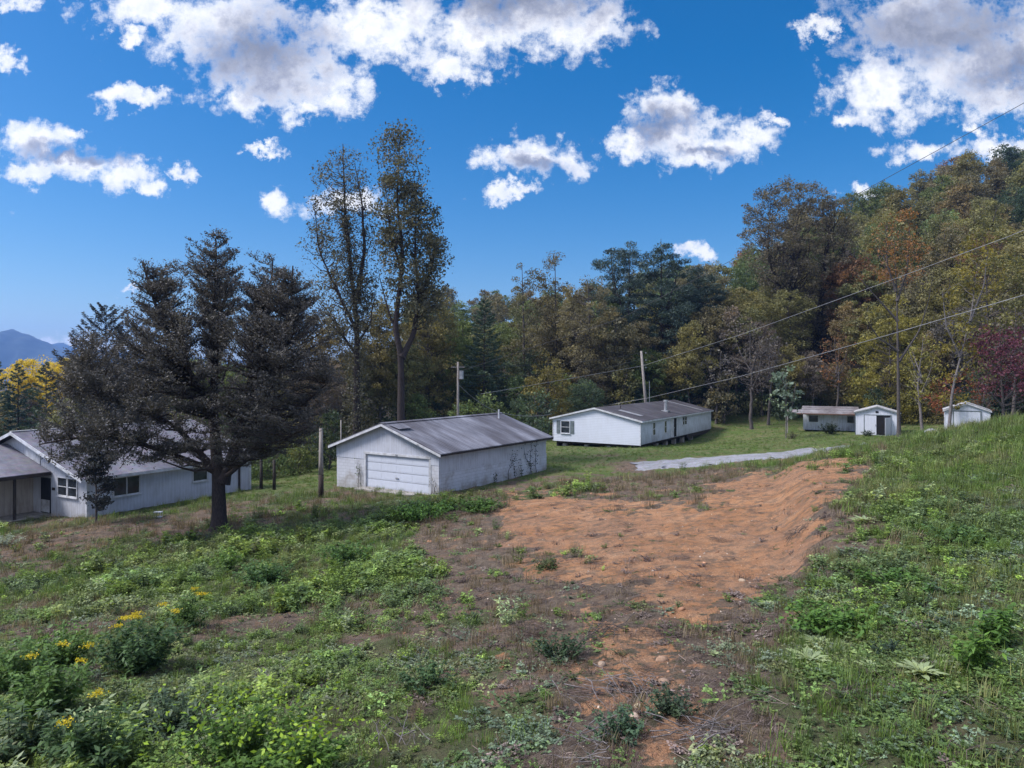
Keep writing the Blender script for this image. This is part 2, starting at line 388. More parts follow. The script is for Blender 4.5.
# ------------------------------------------------------------------ ground sheet
def build_ground():
    ys = list(np.arange(-40, 3.0, 1.5)); y = 3.5
    while y < 130: ys.append(y); y *= 1.0095; y += .012
    while y < 4500: ys.append(y); y *= 1.05
    ys = np.array(ys); nc = 460
    u = np.linspace(-1, 1, nc)
    w = np.where(ys > 0, ys*1.0+12, 12-ys*.3)[:, None]
    X = (u[None]*w); Y = np.repeat(ys[:, None], nc, 1)
    x = X.ravel(); yv = Y.ravel()
    z = ground(x, yv)
    V = np.c_[x, yv, z]
    nr = len(ys)
    i = (np.arange(nr-1)[:, None]*nc+np.arange(nc-1)[None]).ravel()
    q = np.c_[i, i+1, i+nc+1, i+nc]
    org, green, dry, lawn, px, py = zones(x, yv)
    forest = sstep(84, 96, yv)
    c1 = np.c_[org, green, dry, np.ones_like(org)]
    me = np_mesh('ground', V, q, smooth=True, attrs={'zone': ('POINT', 'FLOAT_COLOR', c1), 'lawn': ('POINT', 'FLOAT', lawn), 'forest': ('POINT', 'FLOAT', forest)})
    m, nt, out = newmat('ground_soil')
    v = coords(nt)
    za = N(nt, 'ShaderNodeAttribute', attribute_name='zone').outputs['Color']
    s = N(nt, 'ShaderNodeSeparateColor'); L(nt, za, s.inputs[0])
    lw = N(nt, 'ShaderNodeAttribute', attribute_name='lawn').outputs['Fac']
    fo = N(nt, 'ShaderNodeAttribute', attribute_name='forest').outputs['Fac']
    n1 = noise(nt, .9, 6, .65, v); n2 = noise(nt, 5, 6, .7, v); n3 = noise(nt, 24, 5, .7, v); n4 = noise(nt, .22, 4, .6, v)
    litter = ramp(nt, n2, [(.3, (.045, .034, .026)), (.5, (.12, .09, .065)), (.68, (.21, .165, .115))])
    litter = mixc(nt, math_(nt, 'MULTIPLY', n3, .6), litter, ramp(nt, n3, [(.4, (.035, .025, .024)), (.7, (.26, .21, .18))]))
    soil = ramp(nt, n2, [(.3, (.03, .024, .02)), (.6, (.10, .08, .06))])
    soil = mixc(nt, ramp(nt, n3, [(.5, (0, 0, 0)), (.62, (.8, .8, .8))]), soil, (.055, .085, .035))
    grass = ramp(nt, n3, [(.3, (.035, .06, .015)), (.5, (.075, .112, .03)), (.72, (.13, .15, .055))])
    grass = mixc(nt, ramp(nt, n1, [(.45, (0, 0, 0)), (.7, (1, 1, 1))]), grass, (.15, .125, .07))
    orange = ramp(nt, n1, [(.3, (.25, .12, .06)), (.5, (.37, .19, .095)), (.7, (.42, .25, .145))])
    orange = mixc(nt, ramp(nt, n4, [(.45, (0, 0, 0)), (.65, (.6, .6, .6))]), orange, (.27, .16, .105))
    orange = mixc(nt, ramp(nt, n3, [(.52, (0, 0, 0)), (.72, (.7, .7, .7))]), orange, (.15, .075, .045))
    peb = N(nt, 'ShaderNodeTexVoronoi', i_Scale=9.0); L(nt, v, peb.inputs['Vector'])
    pf = math_(nt, 'LESS_THAN', peb.outputs['Distance'], .13)
    orange = mixc(nt, math_(nt, 'MULTIPLY', pf, .55), orange, (.52, .40, .30))
    n5 = noise(nt, 60, 3, .7, v)
    orange = mixc(nt, 1., orange, ramp(nt, n5, [(.3, (.55, .5, .48)), (.5, (1, 1, 1)), (.7, (1.25, 1.25, 1.3))]), 'MULTIPLY')
    orange = mixc(nt, ramp(nt, noise(nt, 2.6, 7, .78, v), [(.46, (0, 0, 0)), (.6, (.8, .8, .8))]), orange, litter)
    # breakup of zones at fine scale
    of = math_(nt, 'ADD', s.outputs[0], math_(nt, 'ADD', math_(nt, 'MULTIPLY', math_(nt, 'SUBTRACT', n2, .5), 2.4), math_(nt, 'MULTIPLY', math_(nt, 'SUBTRACT', n1, .56), 1.6)))
    of = ramp(nt, math_(nt, 'MULTIPLY', of, 1), [(.42, (0, 0, 0)), (.58, (1, 1, 1))])
    df = ramp(nt, math_(nt, 'ADD', s.outputs[2], math_(nt, 'MULTIPLY', math_(nt, 'SUBTRACT', n2, .5), .9)), [(.35, (0, 0, 0)), (.65, (1, 1, 1))])
    base = mixc(nt, lw, soil, grass)
    gl = mixc(nt, .42, base, grass)
    col = mixc(nt, lw, gl, grass)
    litter = mixc(nt, ramp(nt, noise(nt, 1.7, 6, .72, v), [(.5, (0, 0, 0)), (.64, (.6, .6, .6))]), litter, mixc(nt, .35, orange, (.10, .07, .05)))
    col = mixc(nt, df, col, litter)
    col = mixc(nt, of, col, orange)
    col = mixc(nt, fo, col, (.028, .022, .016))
    hb = math_(nt, 'ADD', math_(nt, 'MULTIPLY', n3, .6), n2)
    surf(nt, out, col, .95, hb, 1.0, .12, spec=.12)
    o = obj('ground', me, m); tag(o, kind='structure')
build_ground()

def strip_sheet(name, rows, mat, lift=.035, sub=40, subw=8):
    """a sheet that follows the ground between two edge lines"""
    A = np.array([r[0] for r in rows], float); B = np.array([r[1] for r in rows], float)
    t = np.linspace(0, len(rows)-1, sub); i = np.clip(t.astype(int), 0, len(rows)-2); f = (t-i)[:, None]
    a = A[i]*(1-f)+A[i+1]*f; b = B[i]*(1-f)+B[i+1]*f
    u = np.linspace(0, 1, subw)[None, :, None]
    P = a[:, None]*(1-u)+b[:, None]*u
    P = P.reshape(-1, 2)
    edge = np.tile(np.r_[0, np.ones(subw-2), 0], sub)
    P = P+((np.c_[fbm(P[:, 0]*1.3, P[:, 1]*1.3, 77), fbm(P[:, 0]*1.3, P[:, 1]*1.3, 87)]-.5)*1.5)
    z = ground(P[:, 0], P[:, 1])+lift*edge-.02*(1-edge)
    i = (np.arange(sub-1)[:, None]*subw+np.arange(subw-1)[None]).ravel()
    me = np_mesh(name, np.c_[P, z], np.c_[i, i+1, i+subw+1, i+subw], smooth=True)
    return tag(obj(name, me, mat), kind='structure')
m, nt, out = newmat('gravel')
v = coords(nt)
vo = N(nt, 'ShaderNodeTexVoronoi', i_Scale=14.0); L(nt, v, vo.inputs['Vector'])
n = noise(nt, .8, 5, .6, v)
c = ramp(nt, n, [(.35, (.11, .105, .085)), (.5, (.22, .22, .24)), (.7, (.34, .34, .38))])
c = mixc(nt, .5, c, vo.outputs['Color'], 'MULTIPLY'); c = mixc(nt, .45, c, (.26, .265, .30))
c = mixc(nt, ramp(nt, noise(nt, 3.0, 6, .7, v), [(.54, (0, 0, 0)), (.62, (.8, .8, .8))]), c, (.10, .10, .06))
surf(nt, out, c, .9, vo.outputs['Distance'], .6, .04); M['gravel'] = m
def gpt(px, py):
    """ground point under an image position: march along the ray"""
    d = 5.0
    while d < 400:
        x = (px-CX)/F*d; z = CAMZ-(py-HZ)/F*d
        if z <= gz(x, d): return (x, d)
        d += .25
    return ((px-CX)/F*400, 400)
rows = [(gpt(640, 470), gpt(632, 463)), (gpt(690, 468), gpt(672, 459)), (gpt(740, 463), gpt(735, 455)), (gpt(790, 458), gpt(790, 450)), (gpt(832, 453), gpt(835, 446)), (gpt(862, 448), gpt(868, 442))]
strip_sheet('gravel_road', rows, M['gravel'], .05, 60, 9)

# distant mountains at the left
def ridge(name, y0, prof, thick, col, seed):
    px = np.linspace(prof[0][0], prof[-1][0], 140)
    h = np.interp(px, [p[0] for p in prof], [p[1] for p in prof])
    rowsn = 24; V = []
    for r in range(rowsn):
        t = r/(rowsn-1)
        x = (px-CX)/F*y0
        yy = y0+thick*(t-.5)*2
        zz = -60+(h+60+(fbm(px*.12, np.full_like(px, t*6), seed)-.5)*.10*(h+60))*np.sin(math.pi*(t*.96+.02))**.8
        V.append(np.c_[x*(1+(t-.5)*.1), np.full_like(x, yy)+(fbm(px*.08, px*0+t*4, seed+5)-.5)*thick*.4, zz])
    V = np.concatenate(V); nc = 140
    i = (np.arange(rowsn-1)[:, None]*nc+np.arange(nc-1)[None]).ravel()
    me = np_mesh(name, V, np.c_[i, i+1, i+nc+1, i+nc], smooth=True)
    m = simple(name+'_forest', col, tuple(c*.5 for c in col), .02, .95, 0, 0)
    return tag(obj(name, me, m), kind='structure')
def hgt(py, d): return CAMZ-(py-HZ)/F*d
ridge('distant_hill', 3000, [(-260, hgt(350, 3000)), (-80, hgt(347, 3000)), (-20, hgt(337, 3000)), (12, hgt(330, 3000)), (30, hgt(337, 3000)), (52, hgt(347, 3000)), (75, hgt(352, 3000)), (110, hgt(362, 3000)), (200, hgt(368, 3000)), (330, hgt(385, 3000))], 350, (.03, .05, .06), 3)
ridge('far_ridge', 4000, [(-200, hgt(360, 4000)), (20, hgt(352, 4000)), (62, hgt(343, 4000)), (80, hgt(350, 4000)), (130, hgt(352, 4000)), (260, hgt(362, 4000)), (420, hgt(372, 4000))], 300, (.03, .05, .06), 8)

# ------------------------------------------------------------------ trees
def tubes_np(paths):
    V, Q = [], []; b = 0
    for P, r, n in paths:
        P = np.asarray(P, float); r = np.asarray(r, float); k = len(P)
        T = np.gradient(P, axis=0); T /= np.linalg.norm(T, axis=1)[:, None]+1e-9
        ref = np.array([.2, 1, .1]) if abs(T[:, 2]).mean() > .6 else np.array([.1, .15, 1.])
        U = np.cross(T, ref); U /= np.linalg.norm(U, axis=1)[:, None]+1e-9; W = np.cross(T, U)
        a = np.arange(n)*2*math.pi/n
        ring = P[:, None]+(U[:, None]*np.cos(a)[None, :, None]+W[:, None]*np.sin(a)[None, :, None])*r[:, None, None]
        V.append(ring.reshape(-1, 3))
        i = (np.arange(k-1)[:, None]*n+np.arange(n)[None]); j = (np.arange(k-1)[:, None]*n+(np.arange(n)+1)[None] % n)
        Q.append(np.stack([i, j, j+n, i+n], -1).reshape(-1, 4)+b); b += k*n
    return np.concatenate(V), np.concatenate(Q)

def leaves_np(C, D, Ln, Wd, rng):
    """one bent diamond per leaf"""
    n = len(C)
    D = D/(np.linalg.norm(D, axis=1)[:, None]+1e-9)
    r = rng.normal(size=(n, 3)); B = np.cross(D, r); B /= np.linalg.norm(B, axis=1)[:, None]+1e-9
    Ln = np.broadcast_to(Ln, (n,))[:, None]; Wd = np.broadcast_to(Wd, (n,))[:, None]
    V = np.stack([C-D*Ln*.5, C+B*Wd*.5, C+D*Ln*.5, C-B*Wd*.5], 1).reshape(-1, 3)
    return V, np.arange(4*n).reshape(-1, 4)

def gen_tree(rng, stems, env, ncl, npl, leaf=.2, csig=.6, aspect=.6, outward=0, up=0, edge=.5, ydepth=1, nlimb=None,
             limbr=.05, matl='leaf', flatz=.7, barkmat='bark', sides=7, extra=None, vclump=.62):
    env = np.array(sorted(env)); zs = env[:, 0]
    zz = np.linspace(zs[0], zs[-1], 200); w = np.interp(zz, zs, (env[:, 2]-env[:, 1])/2)
    p = np.maximum(w, .02)**1.6; p /= p.sum()
    z = rng.choice(zz, ncl, p=p)+rng.normal(size=ncl)*.1
    wc = np.interp(z, zs, (env[:, 2]-env[:, 1])/2); cx = np.interp(z, zs, (env[:, 2]+env[:, 1])/2)
    th = rng.uniform(0, 2*math.pi, ncl); rad = rng.uniform(0, 1, ncl)**edge
    wc = np.maximum(wc-csig*.6, .05)*rng.uniform(.86, 1.1, ncl)
    C = np.c_[cx+wc*rad*np.cos(th), wc*rad*np.sin(th)*ydepth, z]
    SP = np.concatenate([s[0] for s in stems]); SR = np.concatenate([s[1] for s in stems])
    paths = [(s[0], s[1], sides) for s in stems]
    dirs = np.zeros_like(C)
    nl = ncl if nlimb is None else min(nlimb, ncl)
    for i in range(ncl):
        hd = np.hypot(SP[:, 0]-C[i, 0], SP[:, 1]-C[i, 1])
        tgt = C[i, 2]-(.55*hd if up >= 0 else -.1*hd)
        k = np.argmin(hd+1.3*np.abs(SP[:, 2]-tgt)); A = SP[k]
        dirs[i] = C[i]-A
        if i < nl:
            ln = np.linalg.norm(C[i]-A); t = np.linspace(0, 1, 6)[:, None]
            mid = (A+C[i])/2+np.array([0, 0, -.1*ln])+rng.normal(size=3)*.07*ln
            P = (1-t)**2*A+2*t*(1-t)*mid+t*t*C[i]
            P[1:-1] += rng.normal(size=(4, 3))*.03*ln
            r0 = min(SR[k]*.55, limbr*(.35+ln*.16))
            paths.append((P, np.linspace(r0, max(.012, r0*.15), 6), 4))
    idx = np.repeat(np.arange(ncl), npl)
    off = rng.normal(size=(len(idx), 3)); off /= np.linalg.norm(off, axis=1)[:, None]
    off *= (rng.uniform(0, 1, len(idx))**.42)[:, None]*csig*1.55*np.array([1, 1, flatz])*rng.uniform(.5, 1.35, ncl)[idx][:, None]
    P = C[idx]+off
    dn = dirs[idx]/(np.linalg.norm(dirs[idx], axis=1)[:, None]+1e-9)
    D = rng.normal(size=P.shape)*(1-.5*outward)+dn*outward*1.6+np.array([0, 0, max(up, 0)])
    vv = np.clip(.5+(rng.uniform(-1, 1, ncl)[idx]*vclump+rng.uniform(-1, 1, len(idx))*(1-vclump))*.5, 0, 1)
    if extra is not None:
        EC, ED, ev = extra
        P = np.concatenate([P, EC]); D = np.concatenate([D, ED]); vv = np.concatenate([vv, ev])
    ls = leaf*np.exp(rng.normal(size=len(P))*.33)*.96
    V, Q = leaves_np(P, D, ls, ls*aspect, rng)
    crown = np_mesh('crown', V, Q, attrs={'v': ('FACE', 'FLOAT', vv)}); crown.materials.append(M[matl])
    TV, TQ = tubes_np(paths)
    trunk = np_mesh('trunk', TV, TQ, smooth=True); trunk.materials.append(M[barkmat])
    return trunk, crown

def stemline(pts, r0, r1, rng=None, wob=0, n=24):
    P = np.array(pts, float); s = np.r_[0, np.cumsum(np.linalg.norm(np.diff(P, axis=0), axis=1))]
    t = np.linspace(0, s[-1], n)
    Q = np.stack([np.interp(t, s, P[:, k]) for k in range(3)], 1)
    for _ in range(2): Q[1:-1] = (Q[:-2]+2*Q[1:-1]+Q[2:])/4
    if rng is not None and wob: Q[1:, :2] += np.cumsum(rng.normal(size=(n-1, 2)), 0)*wob/math.sqrt(n)
    r = r0+(r1-r0)*(t/s[-1])**.8
    r[0] *= 1.45; r[1] *= 1.12
    return Q, r

def put_tree(name, meshes, x, y, color, label, group=None, rz=0., sc=1., z=None, szz=1., bare=False):
    r = thing(name, label, 'tree', (x, y, (gz(x, y) if z is None else z)-.12), rz, group)
    r.scale = (sc, sc, sc*szz)
    t = bpy.data.objects.new('trunk', meshes[0]); COL.objects.link(t); t.parent = r
    if meshes[1] is not None:
        c = bpy.data.objects.new('crown', meshes[1]); COL.objects.link(c); c.parent = r; c.color = (*color, 1)
    return r

def hero(name, bpx, d, env, stems, color, label, seed, stemr=.25, rend=.03, wob=0, by=None, group=None, yj=.5, **kw):
    """tree built in metres from a silhouette measured at distance d"""
    rng = np.random.default_rng(seed)
    bx = (bpx-CX)/F*d; bz = gz(bx, d) if by is None else by
    cv = lambda px, py: ((px-bpx)/F*d, CAMZ-(py-HZ)/F*d-bz)
    E = [(cv(0, e[0])[1], cv(e[1], 0)[0], cv(e[2], 0)[0]) for e in env]
    S = []
    for k, st in enumerate(stems):
        pts = []
        for j, (px, py) in enumerate(st):
            X, Z = cv(px, py)
            if k == 0 and j == 0: X, Z = 0, -.3
            pts.append((X, (0 if k == 0 else yj*(k % 2*2-1)*j/len(st)), Z))
        S.append(stemline(pts, stemr*(1 if k == 0 else .62), rend, rng, wob))
    ms = gen_tree(rng, S, E, **kw, )
    return put_tree(name, ms, bx, d, color, label, group, z=bz)

def seg_leaves(rng, P, r, n, sig):
    """foliage clothing a stem (ivy)"""
    i = rng.integers(0, len(P), n)
    C = P[i]+rng.normal(size=(n, 3))*np.c_[sig[i], sig[i], np.full(n, .3)]
    return C, rng.normal(size=(n, 3))+np.array([0, 0, -.6]), rng.uniform(.1, .8, n)

# --- big cedar in the yard
def big_cedar():
    rng = np.random.default_rng(3); d = 32.5; bpx = 219
    bx = (bpx-CX)/F*d; bz = gz(bx, d)
    cv = lambda px, py: ((px-bpx)/F*d, CAMZ-(py-HZ)/F*d-bz)
    S = []
    def st(pts, r0, r1, ys):
        return stemline([(cv(a, b)[0], yy, cv(a, b)[1]) for (a, b), yy in zip(pts, ys)], r0, r1, rng, .05, 30)
    S.append(st([(219, 532), (219, 478), (216, 440), (213, 400), (215, 330), (216, 236)], .37, .03, [0, 0, 0, 0, 0, 0]))
    S.append(st([(222, 480), (236, 440), (246, 380), (262, 310), (266, 252)], .27, .03, [0, .2, .5, .8, 1]))
    S.append(st([(232, 455), (262, 410), (286, 350), (296, 300), (298, 266)], .2, .03, [0, -.3, -.6, -.8, -.9]))
    S.append(st([(215, 420), (202, 385), (182, 345), (166, 305), (154, 262)], .2, .03, [0, -.4, -.9, -1, -1]))
    S.append(st([(218, 470), (180, 425), (140, 402), (104, 388), (84, 380)], .16, .03, [0, -.2, -.5, -.8, -1]))
    S.append(st([(218, 470), (190, 450), (150, 432), (110, 430), (78, 436)], .14, .03, [0, -1.2, -2, -2.4, -2.6]))
    S.append(st([(224, 470), (270, 432), (310, 400), (334, 380)], .15, .03, [0, -.5, -1, -1.2]))
    S.append(st([(224, 475), (260, 452), (290, 436), (325, 420)], .12, .03, [0, -1.5, -2.4, -2.8]))
    lobes = [([(230,206,229),(238,190,234),(250,184,240),(262,180,246),(275,174,252),(300,168,262),(325,160,270),(345,150,280)], 165, .0),
             ([(258,148,156),(267,146,172),(280,143,186),(296,139,196),(310,146,200),(325,158,205)], 40, -1.0),
             ([(250,248,266),(258,240,276),(272,232,284),(295,226,294),(325,220,305)], 48, .8),
             ([(263,284,300),(273,276,306),(284,270,312),(296,262,324),(308,258,326),(325,250,334)], 55, -.8),
             ([(258,196,262),(266,168,284),(280,156,300),(298,150,314),(315,148,320),(330,150,324)], 150, .0),
             ([(318,150,318),(335,120,334),(350,100,338),(372,84,342),(400,72,342),(430,64,336),(448,72,322),(458,110,300)], 560, -.4),
             ([(330,96,150),(350,84,190),(375,76,205),(400,70,210),(430,62,210),(448,70,190),(462,84,140)], 120, -2.0),
             ([(350,230,338),(375,225,342),(405,225,340),(430,235,336),(455,250,318)], 110, -1.6)]
    AP = np.concatenate([q[0] for q in S]); AR = np.concatenate([q[1] for q in S])
    Cs, Ds, vs, paths = [], [], [], [(q[0], q[1], 9) for q in S]
    for env, ncl, yc in lobes:
        E = np.array(sorted([(cv(0, e[0])[1], cv(e[1], 0)[0], cv(e[2], 0)[0]) for e in env]))
        zz = np.linspace(E[0, 0], E[-1, 0], 100); w = np.interp(zz, E[:, 0], (E[:, 2]-E[:, 1])/2)
        pr = np.maximum(w, .12)**1.2; pr /= pr.sum()
        for k in range(ncl):
            z = rng.choice(zz, p=pr); W = np.interp(z, E[:, 0], (E[:, 2]-E[:, 1])/2); c = np.interp(z, E[:, 0], (E[:, 2]+E[:, 1])/2)
            th = rng.uniform(0, 2*math.pi); rr = W*rng.uniform(.1, 1.04)**.55
            z = round(z/.8)*.8+rng.normal()*.13+(.16*rr-.1)
            tip = np.array([c+rr*math.cos(th), yc+rr*math.sin(th)*.8, z])
            hd = np.hypot(AP[:, 0]-tip[0], AP[:, 1]-tip[1])
            q = np.argmin(hd*.8+np.abs(AP[:, 2]-(z-(.6 if z > 8.5 else .22)*hd))); A = AP[q]; r = AR; j = q
            ln = np.linalg.norm(tip-A)
            t = np.linspace(0, 1, 7)[:, None]; mid = (A+tip)/2+np.array([0, 0, -.10*ln])
            B = (1-t)**2*A+2*t*(1-t)*mid+t*t*tip; B[1:-1] += rng.normal(size=(5, 3))*.02*ln
            paths.append((B, np.linspace(min(r[j]*.5, .02+.016*ln), .008, 7), 4))
            # side sprays along the branch
            m = int(26+min(ln, 2.5)*12)
            tt = rng.uniform(max(.1, 1-1.9/max(ln, .1)), 1.0, m)
            ax = np.stack([np.interp(tt, t[:, 0], B[:, q]) for q in range(3)], 1)
            bd = (tip-A)/(ln+1e-6)
            sd = rng.normal(size=(m, 3)); sd[:, 2] *= .18; sd /= np.linalg.norm(sd, axis=1)[:, None]
            dirn = bd*.9+sd*1.1+np.array([0, 0, .24]); dirn /= np.linalg.norm(dirn, axis=1)[:, None]
            sl = rng.uniform(.2, .72, m)*(1.15-tt*.55)
            for q in range(4):
                f = (q+rng.uniform(.2, 1, m))/4.2
                Cs.append(ax+dirn*(sl*f)[:, None]+rng.normal(size=(m, 3))*.035)
                Ds.append(dirn+rng.normal(size=(m, 3))*.5)
                vs.append(np.clip(rng.uniform(.0, 1, m)*.5+rng.uniform(.0, .5), 0, 1))
    C = np.concatenate(Cs); D = np.concatenate(Ds); vv = np.concatenate(vs)
    ln = rng.uniform(.08, .16, len(C))
    V, Q = leaves_np(C, D, ln, ln*.34, rng)
    crown = np_mesh('crown', V, Q, attrs={'v': ('FACE', 'FLOAT', vv)}); crown.materials.append(M['needle'])
    TV, TQ = tubes_np(paths)
    trunk = np_mesh('trunk', TV, TQ, smooth=True); trunk.materials.append(M['bark_dark'])
    put_tree('cedar_tree', (trunk, crown), bx, d, (.088, .082, .078), 'big dark spreading cedar with bare lower trunk in the yard beside the white house', z=bz)
big_cedar()

def gen_conifer(rng, H, Rm, base=.1, nb=70, sp=.35, tilt=.15, droop=.1, dens=9, irregular=.2, power=.9, aspect=.3, matl='needle', barkmat='bark_dark', r0=.2):
    P, r = stemline([(0, 0, -.3), (0, 0, H*.5), (rng.normal()*.1, 0, H)], r0, .02, rng, .05, 24)
    paths = [(P, r, 7)]; Cs, Ds, vs = [], [], []
    for i in range(nb):
        f = base+(1-base)*(i+.5)/nb*.985; z = f*H
        prof = ((1-f)/(1-base))**power*min(1, (f-base)/.12+.55)
        Ln = Rm*prof*rng.uniform(1-irregular, 1+irregular)+.12
        az = i*2.399+rng.normal()*.3
        h = np.array([math.cos(az), math.sin(az), 0])
        A = np.array([np.interp(z, P[:, 2], P[:, 0]), np.interp(z, P[:, 2], P[:, 1]), z])
        t = np.linspace(0, 1, 6)[:, None]
        tl = tilt+.5*f*f
        B = A+h*Ln*t+np.array([0, 0, 1])*(tl*Ln*t-droop*Ln*(t-.0)*(1-t)*2)
        paths.append((B, np.linspace(.02+.012*Ln, .008, 6), 4))
        m = int(dens*Ln*2.2)+10
        tt = rng.uniform(.12, 1.02, m)**.8
        ax = np.stack([np.interp(tt, t[:, 0], B[:, q]) for q in range(3)], 1)
        side = np.cross(h, [0, 0, 1])
        s = rng.uniform(-1, 1, m)[:, None]
        wv = .42*Ln*(1.05-tt)[:, None]+.10
        C = ax+side*s*wv+h*np.abs(s)*wv*.4+rng.normal(size=(m, 3))*np.array([.05, .05, .09])*(.5+Ln*.25)
        Cs.append(C); Ds.append(h*1.0+side*s*1.1+rng.normal(size=(m, 3))*.35+np.array([0, 0, .1]))
        vs.append(np.clip(rng.uniform(0, .55)+rng.uniform(0, .45, m), 0, 1))
    C = np.concatenate(Cs); D = np.concatenate(Ds); vv = np.concatenate(vs)
    ls = sp*rng.uniform(.7, 1.3, len(C))
    V, Q = leaves_np(C, D, ls, ls*aspect, rng)
    crown = np_mesh('crown', V, Q, attrs={'v': ('FACE', 'FLOAT', vv)}); crown.materials.append(M[matl])
    TV, TQ = tubes_np(paths)
    trunk = np_mesh('trunk', TV, TQ, smooth=True); trunk.materials.append(M[barkmat])
    return trunk, crown

def conifer_at(px, top, d, halfw, color, label, seed, name='pine_tree', group=None, **kw):
    rng = np.random.default_rng(seed); x = (px-CX)/F*d; b = gz(x, d)
    H = CAMZ-(top-HZ)/F*d-b
    ms = gen_conifer(rng, H, halfw/F*d, **kw)
    return put_tree(name, ms, x, d, color, label, group, z=b)

# cedars behind the white house
conifer_at(105, 304, 58, 52, (.045, .048, .05), 'cedar with a pointed top rising behind the white house roof, taller of two', 21, 'cedar_tree', nb=95, base=.12, tilt=.55, dens=60, sp=.2, power=.75, irregular=.55)
conifer_at(138, 320, 60, 46, (.045, .046, .048), 'shorter pointed cedar behind the white house, next to the big cedar crown', 22, 'cedar_tree', nb=80, base=.12, tilt=.55, dens=60, sp=.2, power=.7, irregular=.55)
# small cedar at the house corner
def sapling():
    rng = np.random.default_rng(31); d = 36.5; px = 96; x = (px-CX)/F*d; b = gz(x, d)
    cv = lambda a, c: ((a-px)/F*d, 0, CAMZ-(c-HZ)/F*d-b)
    S = [stemline([(0, 0, -.3), cv(96, 490), cv(95, 465), cv(93, 436)], .075, .015, rng, .03)]
    env = [(cv(0, py)[2], cv(a, 0)[0], cv(bb, 0)[0]) for py, a, bb in [(434,86,100),(444,60,112),(456,64,122),(470,76,122),(484,84,118),(497,86,116),(506,90,108)]]
    ms = gen_tree(rng, S, env, 95, 80, .12, .24, .5, .5, .2, .6, 1, None, .05, 'needle', .6, 'bark')
    put_tree('cedar_tree', ms, x, d, (.042, .046, .046), 'small thin cedar sapling standing in front of the white house corner', z=b)
sapling()

# --- two tall trees behind the garage
rngi = np.random.default_rng(41)
def tall_pair():
    d = 58.; bpx = 358; bx = (bpx-CX)/F*d; bz = gz(bx, d)
    cv = lambda px, py, y=0: ((px-bpx)/F*d, y, CAMZ-(py-HZ)/F*d-bz)
    rng = rngi
    main = stemline([(0, 0, -.3), cv(357, 380), cv(357, 320), cv(352, 275), cv(346, 215), cv(343, 142)], .40, .03, rng, .1, 40)
    s2 = stemline([cv(357, 300), cv(364, 250, .5), cv(362, 200, .8), cv(354, 160, 1)], .22, .03, rng, .1)
    s3 = stemline([cv(357, 330), cv(338, 290, -.5), cv(322, 250, -.9), cv(318, 205, -1)], .16, .02, rng, .1)
    s4 = stemline([cv(356, 352), cv(330, 318, .6), cv(314, 296, 1)], .13, .02, rng, .1)
    s5 = stemline([cv(356, 345), cv(374, 322, -.6), cv(378, 290, -.8)], .12, .02, rng, .1)
    env = [(cv(0, py)[2], cv(a, 0)[0], cv(b, 0)[0]) for py, a, b in [(136,338,350),(146,326,362),(165,314,372),(200,304,380),(240,299,382),(280,302,384),(310,306,380),(332,318,376)]]
    sig = np.interp(main[0][:, 2], [0, cv(0, 400)[2], cv(0, 300)[2], cv(0, 262)[2], cv(0, 220)[2]], [.55, .55, .62, .5, .16])
    ok = main[0][:, 2] < cv(0, 215)[2]
    EC, ED, ev = seg_leaves(rng, main[0][ok], main[1][ok], 9500, sig[ok])
    # ivy bulge to the right of the stem
    bc = np.array(cv(366, 292)); EC2 = bc+rng.normal(size=(1500, 3))*np.array([.55, .55, 1.3])
    extra = (np.concatenate([EC, EC2]), np.concatenate([ED, rng.normal(size=(1500, 3))]), np.concatenate([ev, rng.uniform(.1, .8, 1500)]))
    ms = gen_tree(rng, [main, s2, s3, s4, s5], env, 260, 50, .15, .62, .62, 0, .3, .58, 1, None, .085, 'leaf', .8, 'bark_dark', 9, extra, .3)
    put_tree('tall_broadleaf_tree', ms, bx, d, (.095, .092, .07), 'tall thin-leaved tree with ivy-covered trunk behind the garage, left of a pair', z=bz)
    d = 56.; bpx = 401; bx = (bpx-CX)/F*d; bz = gz(bx, d)
    cv = lambda px, py, y=0: ((px-bpx)/F*d, y, CAMZ-(py-HZ)/F*d-bz)
    main = stemline([(0, 0, -.3), cv(401, 400), cv(401, 352), cv(395, 325), cv(400, 290), cv(404, 250), cv(398, 200), cv(401, 135)], .40, .03, rng, .08, 44)
    s2 = stemline([cv(401, 356), cv(411, 338, .4), cv(418, 300, .7), cv(414, 250, .8), cv(416, 185, .8)], .26, .03, rng, .08, 30)
    s3 = stemline([cv(402, 270), cv(392, 240, -.5), cv(386, 190, -.8)], .16, .02, rng, .08)
    s4 = stemline([cv(417, 300), cv(432, 262, .9), cv(438, 225, 1.2)], .14, .02, rng, .08)
    s5 = stemline([cv(396, 330), cv(386, 300, -.4), cv(380, 268, -.6)], .10, .02, rng, .08)
    env = [(cv(0, py)[2], cv(a, 0)[0], cv(b, 0)[0]) for py, a, b in [(126,397,410),(134,380,425),(150,375,431),(175,370,433),(200,370,438),(225,371,447),(255,373,453),(285,376,453),(305,384,449),(322,398,440)]]
    ms = gen_tree(rng, [main, s2, s3, s4, s5], env, 230, 88, .175, .64, .66, 0, .3, .5, 1, None, .085, 'leaf', .8, 'bark_dark', 9, None, .3)
    put_tree('tall_broadleaf_tree', ms, bx, d, (.10, .098, .068), 'tall fork-trunked tree with dense dark top behind the garage, right of a pair', z=bz)
tall_pair()

